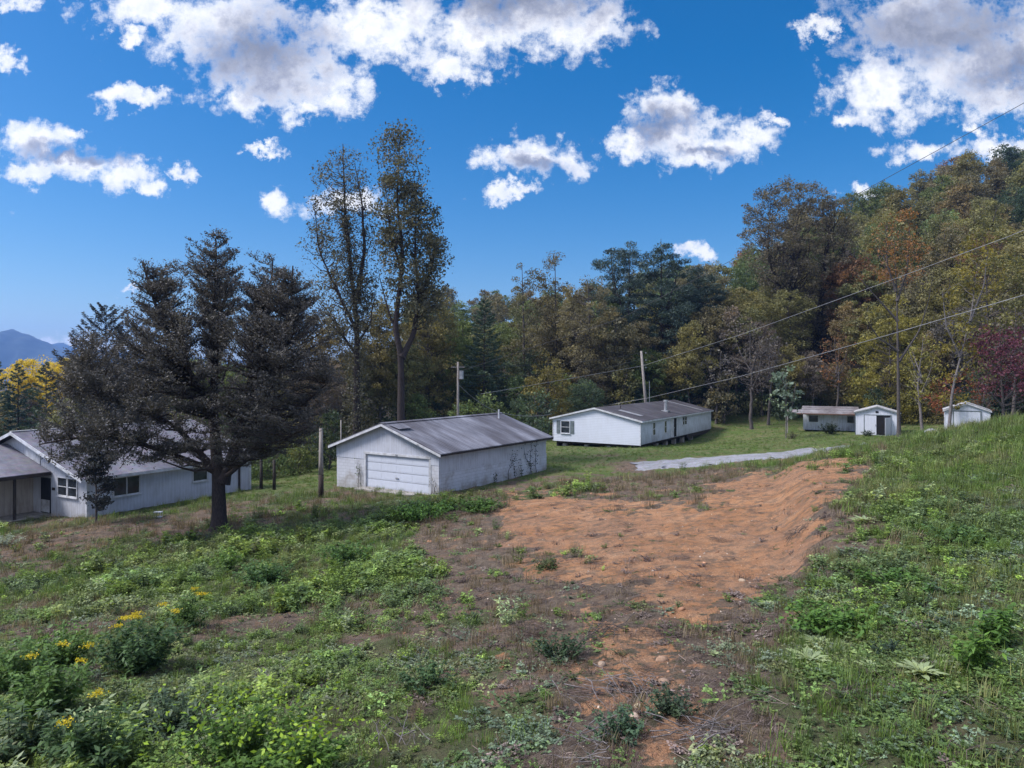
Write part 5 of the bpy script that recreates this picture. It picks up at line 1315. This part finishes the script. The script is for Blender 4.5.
# pebbles on the bare soil
rng = np.random.default_rng(205)
P = sample_ground(rng, 26, 4.2, 46, 10, 1.2)
org, gr, dry, lawn, px, py = zones(P[:, 0], P[:, 1])
keep = rng.uniform(size=len(P)) < (.7*org+.25*dry); P = P[keep]
def pebble(seed):
    import bmesh
    bm = bmesh.new(); bmesh.ops.create_icosphere(bm, subdivisions=2, radius=1); r = np.random.default_rng(seed)
    V = np.array([v.co[:] for v in bm.verts]); T = [[v.index for v in f.verts] for f in bm.faces]; bm.free()
    V *= (1+.35*(fbm(V[:, 0]*1.5+seed, V[:, 1]*1.5+V[:, 2], seed, 2)-.5))[:, None]; V *= np.array([1, .75, .5])
    Q = np.array([[a, b, c, c] for a, b, c in T]); return V, T
pts, rot = finish(rng, P, -.002, .3)
c_me = []
def peb_proto(seed):
    V, T = pebble(seed); me = np_mesh('pebble', V, None, T); me.attributes.new('v', 'FLOAT', 'FACE').data.foreach_set('value', np.full(len(T), .5, np.float32)); return me
# reuse scatter machinery with triangle meshes
def scatter_meshes(name, meshes, *a):
    o = scatter(name, [], *a)
    c = bpy.data.collections[name+'_sources']
    for k, me in enumerate(meshes):
        me.materials.append(M['dry']); c.objects.link(bpy.data.objects.new('%s_source_%s' % (name, 'abcd'[k]), me))
    return o
scatter_meshes('pebbles', [peb_proto(s) for s in (1, 2, 3)], pts, rot, np.exp(rng.normal(size=len(P))*.55)*.014, rng.integers(0, 3, len(P)),
        np.where(rng.uniform(size=(len(P), 1)) < .2, np.array([[.36, .28, .21]]), np.array([[.24, .125, .07]]))*np.exp(rng.normal(size=(len(P), 1))*.25)*np.array([1, 1, 1.05]), 'small stones and clods scattered on the orange soil', 'pebbles')

# ------------------------------------------------------------------ single plants, rocks and sticks one can point at
def leafmesh(V, Q, vv, mat):
    me = np_mesh('foliage', V, Q, attrs={'v': ('FACE', 'FLOAT', vv)}); me.materials.append(mat); return me
def mullein(px, py, size, label, seed):
    rng = np.random.default_rng(seed); x, y = gpt(px, py)
    Vs, Qs, b = [], [], 0; n = 26
    for k in range(n):
        a = k*2.4+rng.normal()*.15; f = k/n; el = .25+1.0*f; ln = size*(1.1-.55*f)*rng.uniform(.85, 1.1); w = ln*.27
        h = np.array([math.cos(a), math.sin(a), 0]); s = np.array([-math.sin(a), math.cos(a), 0]); up = np.array([0, 0, 1.])
        row = []
        for j in range(6):
            t = j/5; c = h*ln*t*math.cos(el*(1-.5*t))+up*(ln*t*math.sin(el)*(1-.45*t)); ww = w*math.sin(math.pi*min(.97, t*.88+.1))**.8
            row += [c-s*ww*.5+up*ww*.12, c, c+s*ww*.5+up*ww*.12]
        Vs += row
        for j in range(5):
            for m in (0, 1): Qs.append([b+j*3+m, b+j*3+m+1, b+j*3+m+4, b+j*3+m+3])
        b += 18
    me = np_mesh('foliage', np.array(Vs), np.array(Qs), smooth=True, attrs={'v': ('FACE', 'FLOAT', np.repeat(rng.uniform(.3, .8, n), 10))}); me.materials.append(M['leaf'])
    o = obj('mullein_plant', me); o.location = (x, y, gz(x, y)); o.color = (.26, .32, .17, 1); tag(o, label, 'plant')
mullein(809, 662, .30, 'pale green mullein rosette in front of its twin, beside the bare soil', 301)
mullein(818, 650, .28, 'pale green mullein rosette just behind the largest one', 302)
mullein(768, 611, .24, 'pale mullein rosette alone at the edge of the orange dirt', 303)
mullein(716, 656, .15, 'small pale mullein rosette in the dry brown litter', 304)
mullein(864, 524, .36, 'pale mullein rosette high on the bank above the dirt cut', 305)
mullein(841, 648, .22, 'pale mullein rosette just right of the twin rosettes', 306)
mullein(870, 671, .16, 'little pale rosette on its own right of the others', 307)
mullein(922, 598, .22, 'dull mullein rosette among the weeds on the right slope', 308)
mullein(921, 680, .28, 'flattened wide mullein rosette low on the right slope', 309)

def clump(px, py, H, Rr, seed, color, label, nst=34, npl=26, leaf=.10, aspect=.4, flowers=0, bright=None, name='weed_clump', cat='plant', mat='leaf'):
    rng = np.random.default_rng(seed); x, y = gpt(px, py)
    V, Q, vv = plant_forb(seed, H, Rr, nst, npl, leaf, aspect, droop=.5)
    r = thing(name, label, cat, (x, y, gz(x, y)-.03))
    me = leafmesh(V, Q, vv, M[mat]); f = obj('foliage', me, None, r); f.color = (*color, 1)
    if flowers:
        for k in range(flowers):
            a = rng.uniform(0, 6.28); l = Rr*math.sqrt(rng.uniform(0, 1))*.85; h = H*rng.uniform(.95, 1.15)
            C = np.array([math.cos(a)*l, math.sin(a)*l, h])+rng.normal(size=(60, 3))*np.array([.045, .045, .014])
            V, Q = leaves_np(C, rng.normal(size=C.shape), .026, .024, rng); m2 = leafmesh(V, Q, rng.uniform(.3, .8, len(Q)), M['leaf'])
            fo = obj('flower_head', m2, None, r); fo.color = (.52, .42, .03, 1)
    if bright:
        C = np.c_[rng.normal(size=(bright, 2))*Rr*.5, H*rng.uniform(.8, 1.12, bright)]
        D = np.c_[rng.normal(size=(bright, 2)), rng.uniform(-.1, .5, bright)]
        ls = leaf*rng.uniform(.7, 1.1, bright)
        V, Q = leaves_np(C, D, ls, ls*.5, rng); m2 = leafmesh(V, Q, rng.uniform(.4, 1, bright), M['leaf']); fo = obj('young_leaves', m2, None, r); fo.color = (.20, .30, .03, 1)
    return r
clump(140, 672, 1.0, .85, 401, (.055, .105, .04), 'big goldenrod clump with yellow flower heads on the left slope', 70, 34, .12, .36, 9, name='goldenrod_clump')
clump(188, 630, .75, .55, 402, (.075, .135, .035), 'goldenrod behind the big flowering clump with a few yellow tips', 40, 26, .10, .36, 3, name='goldenrod_clump')
clump(45, 720, .85, .75, 403, (.085, .155, .035), 'bright green clump with yellow flower tips at the lower left edge', 60, 30, .11, .38, 4, name='goldenrod_clump')
clump(60, 665, .8, .7, 428, (.10, .18, .04), 'fresh green weed thicket left of the big goldenrod clump', 60, 28, .10, .36)
clump(170, 735, .55, .7, 429, (.07, .11, .06), 'dull green weed patch between the goldenrod and the yellow-leaved bush', 56, 24, .08, .42)
clump(20, 690, .9, .6, 430, (.095, .17, .045), 'tall bright weeds at the left edge above the corner clumps', 46, 30, .11, .36)
clump(90, 775, .8, .6, 404, (.06, .11, .04), 'dark green clump with one yellow flower head in the bottom left corner', 50, 28, .11, .36, 2, name='goldenrod_clump')
clump(15, 768, .7, .6, 405, (.06, .10, .045), 'dark green weed clump in the bottom left corner', 44, 26, .10, .4)
clump(240, 775, .75, .95, 406, (.08, .15, .03), 'broad-leaved bush with bright yellow-green new leaves at the bottom left', 100, 26, .075, .5, 0, 230)
clump(305, 790, .55, .6, 407, (.085, .16, .03), 'yellow-green broad-leaved bush at the bottom edge beside the larger one', 56, 24, .075, .5, 0, 150)
clump(225, 572, .9, .6, 408, (.09, .17, .035), 'tall light green weed standing above the others below the cedar', 30, 26, .12, .4)
clump(265, 585, .75, 1.1, 409, (.065, .13, .04), 'wide patch of tall green weeds mid slope right of the cedar trunk', 70, 24, .12, .45)
clump(345, 565, .8, 1.1, 410, (.07, .14, .035), 'leafy mound of weeds in the middle of the left slope', 70, 24, .12, .45)
clump(425, 520, .9, 1.6, 411, (.085, .17, .035), 'bright green mound of weeds in front of the garage door', 90, 26, .14, .5)
clump(480, 512, .7, 1.3, 412, (.08, .15, .035), 'low green mound of weeds in front of the garage corner', 70, 24, .13, .5)
clump(430, 690, .4, .5, 413, (.06, .11, .045), 'rounded green clump beside the small orange bare spot', 40, 20, .07, .5)
clump(560, 660, .4, .5, 414, (.05, .085, .045), 'dark green shrubby clump left of the lower dirt track', 44, 22, .06, .5)
clump(672, 715, .32, .42, 415, (.055, .085, .05), 'small dull green clump in the middle of the brown litter', 36, 20, .055, .5)
clump(620, 745, .35, .38, 416, (.07, .12, .07), 'grey-green clump near the bottom centre edge', 36, 20, .055, .55)
clump(548, 570, .35, .45, 417, (.075, .10, .04), 'olive tuft on the left edge of the dirt patch', 36, 18, .06, .5)
clump(840, 632, .38, .8, 418, (.085, .17, .035), 'bright green patch of weeds right beside the dirt cut', 60, 20, .09, .55)
clump(900, 590, .3, .9, 419, (.075, .15, .035), 'fresh green patch on the right slope above the mullein rosettes', 60, 18, .09, .55)
clump(960, 540, .3, .9, 420, (.07, .13, .04), 'darker green patch near the middle of the right slope', 60, 18, .09, .5)
clump(980, 680, .55, .35, 421, (.10, .19, .04), 'upright light green weed at the lower right', 18, 30, .10, .35)
clump(1005, 650, .6, .3, 422, (.08, .16, .035), 'tall narrow green weed at the right edge', 16, 30, .11, .35)
clump(890, 660, .25, .28, 423, (.035, .06, .04), 'small very dark green tuft right of the pale rosettes', 34, 18, .04, .4)
clump(5, 545, .6, .9, 424, (.28, .33, .26), 'frosty white-green bush at the left edge in front of the porch', 50, 22, .09, .4)
clump(792, 439, .9, .9, 425, (.07, .05, .05), 'dark brown dead shrub on the lawn left of the camper', 40, 16, .10, .35)
clump(830, 434, 1.3, 1.3, 426, (.035, .05, .03), 'dark vine heap growing over the right half of the camper', 60, 24, .16, .6)
clump(868, 436, .7, .8, 427, (.04, .06, .03), 'low dark weeds along the camper base', 40, 20, .12, .5)

def climber(x0, label, seed, pts, n, color=(.04, .055, .03), spread=.16):
    """vine on the garage's long wall; local coordinates of the garage"""
    rng = np.random.default_rng(seed)
    paths, C = [], []
    for p in pts:
        P = np.array(p, float); t = np.linspace(0, len(P)-1, 9)
        Q = np.stack([np.interp(t, np.arange(len(P)), P[:, k]) for k in range(3)], 1); Q[1:-1] += rng.normal(size=(7, 3))*.05*np.array([0 if abs(P[0, 0]-P[-1, 0]) < .2 else 1, 1, 1])
        paths.append((Q, np.linspace(.022, .006, 9), 4)); i = rng.integers(0, 9, n); C.append(Q[i]+rng.normal(size=(n, 3))*spread*np.array([.3, 1, 1])+np.array([.04, 0, 0]))
    r = thing('climbing_vine', label, 'vine', tuple(np.array([gar_o[0], gar_o[1], gar_z])), math.radians(-33.2))
    V, Q = tubes_np(paths); me = np_mesh('stems', V, Q, smooth=True); obj('stems', me, M['bark_dark'], r)
    C = np.concatenate(C); V, Q = leaves_np(C, rng.normal(size=C.shape), .09, .07, rng)
    f = obj('foliage', leafmesh(V, Q, rng.uniform(0, 1, len(Q)), M['leaf']), None, r); f.color = (*color, 1)
climber(0, 'bare dark vine climbing the garage side near its far end', 501, [[(9.05, 10.6, -.2), (9.05, 10.5, 1.2), (9.05, 10.7, 2.3)], [(9.05, 11.3, -.2), (9.05, 11.2, 1.2), (9.05, 11.3, 2.3)], [(9.05, 10.6, .6), (9.05, 9.9, 1.2), (9.05, 9.6, 2.1)]], 60)
climber(0, 'thin vine and weeds climbing the middle of the garage side', 502, [[(9.08, 7.6, -.2), (9.05, 7.8, .7), (9.05, 8.6, 1.5)], [(9.08, 8.6, -.2), (9.05, 8.4, .7), (9.05, 8.1, 1.7)], [(9.1, 6.0, -.2), (9.1, 6.1, .6)], [(9.1, 9.3, -.2), (9.1, 9.2, 1.0)]], 55)
climber(0, 'small green vine left of the garage door', 503, [[(2.55, .28, -.2), (2.5, .28, .9), (2.6, .28, 1.35)], [(2.5, .28, .5), (2.35, .28, 1.6)]], 40, (.09, .13, .06))
climber(0, 'dry twiggy vine at the garage front right corner', 504, [[(8.5, .27, -.2), (8.6, .27, .5), (8.4, .27, .9)], [(8.8, .27, -.2), (8.75, .27, .9)]], 26, (.13, .12, .08))

def rock(px, py, s, color, label, seed, flat=.6):
    V, T = pebble(seed); x, y = gpt(px, py)
    me = np_mesh('rock', V*s*np.array([1, 1, flat/.5]), None, T, smooth=False); o = obj('rock', me, simple('stone_'+'abcdefghij'[seed % 10], color, tuple(c*.6 for c in color), 3/s*.3, .9))
    o.location = (x, y, gz(x, y)+s*.1); o.rotation_euler = (0, 0, seed); tag(o, label, 'rock')
rock(602, 668, .08, (.30, .22, .16), 'flat tan stone at the left edge of the lower dirt track', 11)
rock(742, 582, .08, (.36, .27, .19), 'buff stone at the foot of the cut bank', 12)
rock(638, 715, .055, (.5, .4, .26), 'small pale yellow stone on the lower dirt track', 13)
rock(661, 726, .05, (.5, .38, .22), 'tiny yellowish stone near the bottom of the dirt track', 14)
rock(664, 690, .09, (.3, .2, .14), 'reddish clod of earth on the lower dirt track', 15)
rock(662, 662, .1, (.32, .2, .13), 'reddish flat clod in the middle of the track', 16)
rock(932, 435, .55, (.42, .42, .47), 'pale grey boulder on the grass between the two sheds', 17, .5)
rock(378, 470, .3, (.4, .4, .4), 'pale grey stone behind the cut-off pole', 18)
m = MB(); m.box(-.2, .2, -.15, .15, 0, .04); m.box(-.2, .2, -.15, .15, .26, .3)
for a in (-.18, .16):
    for b2 in (-.13, .11): m.box(a, a+.02, b2, b2+.02, .041, .259)
x, y = gpt(158, 518); o = m.build('plastic_stool', M['white']); o.location = (x, y, gz(x, y)); tag(o, 'small white plastic stool left in the dry grass by the house wall', 'stool')

def brush(px, py, ln, n, seed, label, mat='bark_pale', rr=.006):
    rng = np.random.default_rng(seed); x, y = gpt(px, py); g0 = gz(x, y); paths = []
    for k in range(n):
        a = rng.normal()*.5+seed; l = ln*rng.uniform(.4, 1.1); c = rng.normal(size=2)*ln*.28
        e = np.array([math.cos(a), math.sin(a)])*l/2
        t = np.linspace(-1, 1, 6)[:, None]; q = c+e*t+rng.normal(size=(6, 2))*.03*ln
        zz = ground(x+q[:, 0], y+q[:, 1])-g0+.03+rng.uniform(0, .14)*(1+t[:, 0]*rng.choice([-1, 1]))
        paths.append((np.c_[q, zz], np.linspace(rr, rr*.35, 6)*rng.uniform(.5, 1.3), 5))
    V, Q = tubes_np(paths); o = obj('brush_pile', np_mesh('brush_pile', V, Q, smooth=True), M[mat]); o.location = (x, y, g0); tag(o, label, 'brush pile')
brush(600, 640, 0.66, 34, 601, 'pile of dark dead twigs lying above the flat tan stone', 'bark')
brush(625, 700, 0.90, 22, 602, 'long pale dead stalks lying across the lower dirt track')
brush(705, 745, 0.60, 26, 603, 'tangle of pale dead sticks near the bottom right of the track')
brush(800, 535, 0.54, 24, 604, 'grey dead brush on the face of the cut bank', 'bark')
brush(400, 745, 0.48, 14, 605, 'few pale dead stalks among weeds at the bottom left of centre')
brush(585, 755, 0.60, 18, 606, 'crossed dead sticks at the bottom edge left of the track')
brush(255, 700, 0.42, 10, 607, 'short dead stalks below the goldenrod clumps')
brush(690, 585, 0.48, 16, 608, 'thin dark twigs across the upper dirt patch', 'bark')

# ------------------------------------------------------------------ light, sky, haze
SUN_EL, SUN_AZ = 50., -96.          # azimuth from +Y, negative to the left
world = bpy.data.worlds.new('World'); scene.world = world; world.use_nodes = True
nt = world.node_tree; nt.nodes.clear()
out = N(nt, 'ShaderNodeOutputWorld'); bg = N(nt, 'ShaderNodeBackground'); L(nt, bg.outputs[0], out.inputs[0])
bg.inputs['Strength'].default_value = .10
sky = N(nt, 'ShaderNodeTexSky', sky_type='NISHITA', sun_disc=False)
sky.sun_elevation = math.radians(SUN_EL); sky.sun_rotation = math.radians(SUN_AZ); sky.altitude = 600; sky.air_density = 1.0; sky.dust_density = 1.6; sky.ozone_density = 3.0
tc = N(nt, 'ShaderNodeTexCoord').outputs['Generated']
sp = N(nt, 'ShaderNodeSeparateXYZ'); L(nt, tc, sp.inputs[0])
yy = math_(nt, 'MAXIMUM', sp.outputs[1], .06)
U = math_(nt, 'DIVIDE', sp.outputs[0], yy); Vv = math_(nt, 'DIVIDE', sp.outputs[2], yy)
uv = N(nt, 'ShaderNodeCombineXYZ'); L(nt, U, uv.inputs[0]); L(nt, Vv, uv.inputs[1]); uv = uv.outputs[0]
CL = [(150,10,65,22),(230,25,90,42),(280,70,80,48),(330,95,42,30),(240,100,36,20),(380,30,90,38),(470,30,80,36),(545,20,85,42),(450,72,32,16),(595,18,34,26),(130,38,20,10),(310,115,30,14),
      (28,140,62,22),(80,165,52,18),(128,172,42,14),(35,172,36,12),(150,185,26,9),(72,132,30,8),(133,100,40,11),(280,197,18,14),(184,172,12,9),(18,5,22,12),(4,66,16,13),
      (540,158,42,22),(500,160,30,15),(566,162,30,14),(510,194,34,8),(668,108,34,26),(690,138,62,24),(738,140,42,18),(700,158,36,14),(776,122,18,7),(630,140,30,14),
      (930,25,92,44),(970,65,92,52),(878,88,50,36),(1005,92,60,26),(850,118,20,10),(905,8,60,30),(1060,50,80,52),(822,30,16,10),(922,147,38,12),(985,150,36,13),(1012,144,26,11),(975,128,17,8),
      (860,196,17,10),(697,254,18,8),(92,344,60,9),(131,294,14,4),(348,205,42,14),(262,148,22,6),(1180,120,120,40),(-120,90,90,50),(-60,210,60,14)]
acc = None
wob = N(nt, 'ShaderNodeTexNoise', i_Scale=14.0, i_Detail=8.0, i_Roughness=.68); L(nt, uv, wob.inputs['Vector'])
wv = N(nt, 'ShaderNodeVectorMath', operation='SUBTRACT'); L(nt, wob.outputs['Color'], wv.inputs[0]); wv.inputs[1].default_value = (.5, .5, .5)
ws = N(nt, 'ShaderNodeVectorMath', operation='MULTIPLY_ADD'); L(nt, wv.outputs[0], ws.inputs[0]); ws.inputs[1].default_value = (.15, .11, 0); L(nt, uv, ws.inputs[2])
uvw = ws.outputs[0]
def blob(px, py, rx, ry):
    a = N(nt, 'ShaderNodeVectorMath', operation='SUBTRACT'); L(nt, uvw, a.inputs[0]); a.inputs[1].default_value = ((px-CX)/F, (HZ-py)/F, 0)
    b = N(nt, 'ShaderNodeVectorMath', operation='MULTIPLY'); L(nt, a.outputs[0], b.inputs[0]); b.inputs[1].default_value = (F/rx, F/ry, 0)
    c = N(nt, 'ShaderNodeVectorMath', operation='LENGTH'); L(nt, b.outputs[0], c.inputs[0]); return c.outputs['Value']
for c in CL:
    v = blob(*c); acc = v if acc is None else math_(nt, 'SMOOTH_MIN', acc, v, .25)
gacc = None
for c in [(265,52,62,42),(520,2,95,26),(940,28,100,40),(1010,70,60,30),(665,125,34,18),(535,165,35,9),(70,155,60,9),(710,150,26,8)]:
    v = blob(*c); gacc = v if gacc is None else math_(nt, 'SMOOTH_MIN', gacc, v, .3)
nf = noise(nt, 26, 8, .66, uv); nm = noise(nt, 9, 6, .6, uv)
dn = math_(nt, 'MINIMUM', math_(nt, 'SUBTRACT', 1.14, acc), 1.05)
dn = math_(nt, 'ADD', dn, math_(nt, 'MULTIPLY', math_(nt, 'SUBTRACT', nf, .5), 2.9))
dn = math_(nt, 'ADD', dn, math_(nt, 'MULTIPLY', math_(nt, 'SUBTRACT', nm, .5), .7))
front = math_(nt, 'GREATER_THAN', sp.outputs[1], .08)
cov = ramp(nt, dn, [(.0, (0, 0, 0)), (.2, (.22, .22, .22)), (.5, (.72, .72, .72)), (.85, (1, 1, 1))])
cov = math_(nt, 'MULTIPLY', cov, front)
# broken cloud added out of view, overhead and behind, for soft ambient fill
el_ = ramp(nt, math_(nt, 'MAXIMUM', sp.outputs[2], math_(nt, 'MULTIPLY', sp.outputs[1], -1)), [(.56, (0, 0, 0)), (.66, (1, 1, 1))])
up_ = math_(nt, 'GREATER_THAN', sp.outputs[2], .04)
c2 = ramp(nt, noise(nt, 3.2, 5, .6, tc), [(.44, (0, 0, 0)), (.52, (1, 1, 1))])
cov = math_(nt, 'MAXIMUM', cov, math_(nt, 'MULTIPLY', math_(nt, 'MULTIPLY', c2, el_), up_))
gk = math_(nt, 'ADD', math_(nt, 'MULTIPLY', math_(nt, 'SUBTRACT', 1.35, gacc), .72), math_(nt, 'MULTIPLY', math_(nt, 'SUBTRACT', nf, .5), 1.5))
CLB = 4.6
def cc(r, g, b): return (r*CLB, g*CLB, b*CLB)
gcol = ramp(nt, gk, [(.0, (1.1, 1.1, 1.1)), (.3, (.78, .79, .85)), (.6, (.46, .48, .56)), (.95, (.30, .32, .39))])
tex = ramp(nt, noise(nt, 34, 7, .6, uv), [(.3, (.80, .83, .90)), (.6, (1.0, 1.0, 1.0))])
gcol = mixc(nt, 1., gcol, tex, 'MULTIPLY')
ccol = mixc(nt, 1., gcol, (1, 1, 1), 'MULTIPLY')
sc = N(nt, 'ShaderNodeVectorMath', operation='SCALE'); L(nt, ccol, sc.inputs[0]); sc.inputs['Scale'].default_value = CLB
hs = N(nt, 'ShaderNodeHueSaturation', i_Saturation=1.5, i_Value=.58, i_Hue=.5); L(nt, sky.outputs[0], hs.inputs['Color'])
skc = hs.outputs[0]
fill_gain = mixc(nt, math_(nt, 'MULTIPLY', el_, 1.0), (1, 1, 1), (1.35, 1.45, 1.7))  # added unseen cloud is made brighter and bluer as fill light
fin = mixc(nt, cov, skc, mixc(nt, 1., sc.outputs[0], fill_gain, 'MULTIPLY'))
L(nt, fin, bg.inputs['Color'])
world.cycles.sampling_method = 'MANUAL'; world.cycles.sample_map_resolution = 512

sun = bpy.data.lights.new('sun', 'SUN'); so = bpy.data.objects.new('sun', sun); COL.objects.link(so)
sun.energy = 2.6; sun.angle = math.radians(18); sun.color = (1, .96, .95)
az, el = math.radians(SUN_AZ), math.radians(SUN_EL)
sd = Vector((math.sin(az)*math.cos(el), math.cos(az)*math.cos(el), math.sin(el)))
so.rotation_euler = sd.to_track_quat('Z', 'Y').to_euler(); so.location = (0, 0, 60)

HAZE = True
if HAZE:
    m, nt, out = newmat('air'); 
    pv = N(nt, 'ShaderNodeVolumePrincipled'); pv.inputs['Color'].default_value = (.22, .45, 1.0, 1); pv.inputs['Density'].default_value = .00016; pv.inputs['Anisotropy'].default_value = .2
    L(nt, pv.outputs[0], out.inputs['Volume'])
    hz = MB(); hz.box(-6000, 6000, -400, 5200, -95, 340); o = hz.build('haze', m); tag(o, 'thin blue air haze over the whole valley', 'haze', kind='stuff')

cam = bpy.data.cameras.new('camera'); co = bpy.data.objects.new('camera', cam); COL.objects.link(co)
co.location = (0, 0, CAMZ); co.rotation_euler = (math.radians(90), 0, 0)
cam.sensor_width = 36; cam.lens = 36*F/1024; cam.shift_y = -12/1024; cam.clip_end = 12000; cam.clip_start = .05
scene.camera = co
scene.render.engine = 'CYCLES'
scene.view_settings.view_transform = 'Standard'; scene.view_settings.look = 'None'; scene.view_settings.gamma = 1; scene.view_settings.exposure = 1.24
scene.cycles.max_bounces = 4; scene.cycles.diffuse_bounces = 2; scene.cycles.transmission_bounces = 4; scene.cycles.volume_bounces = 0; scene.cycles.use_denoising = True
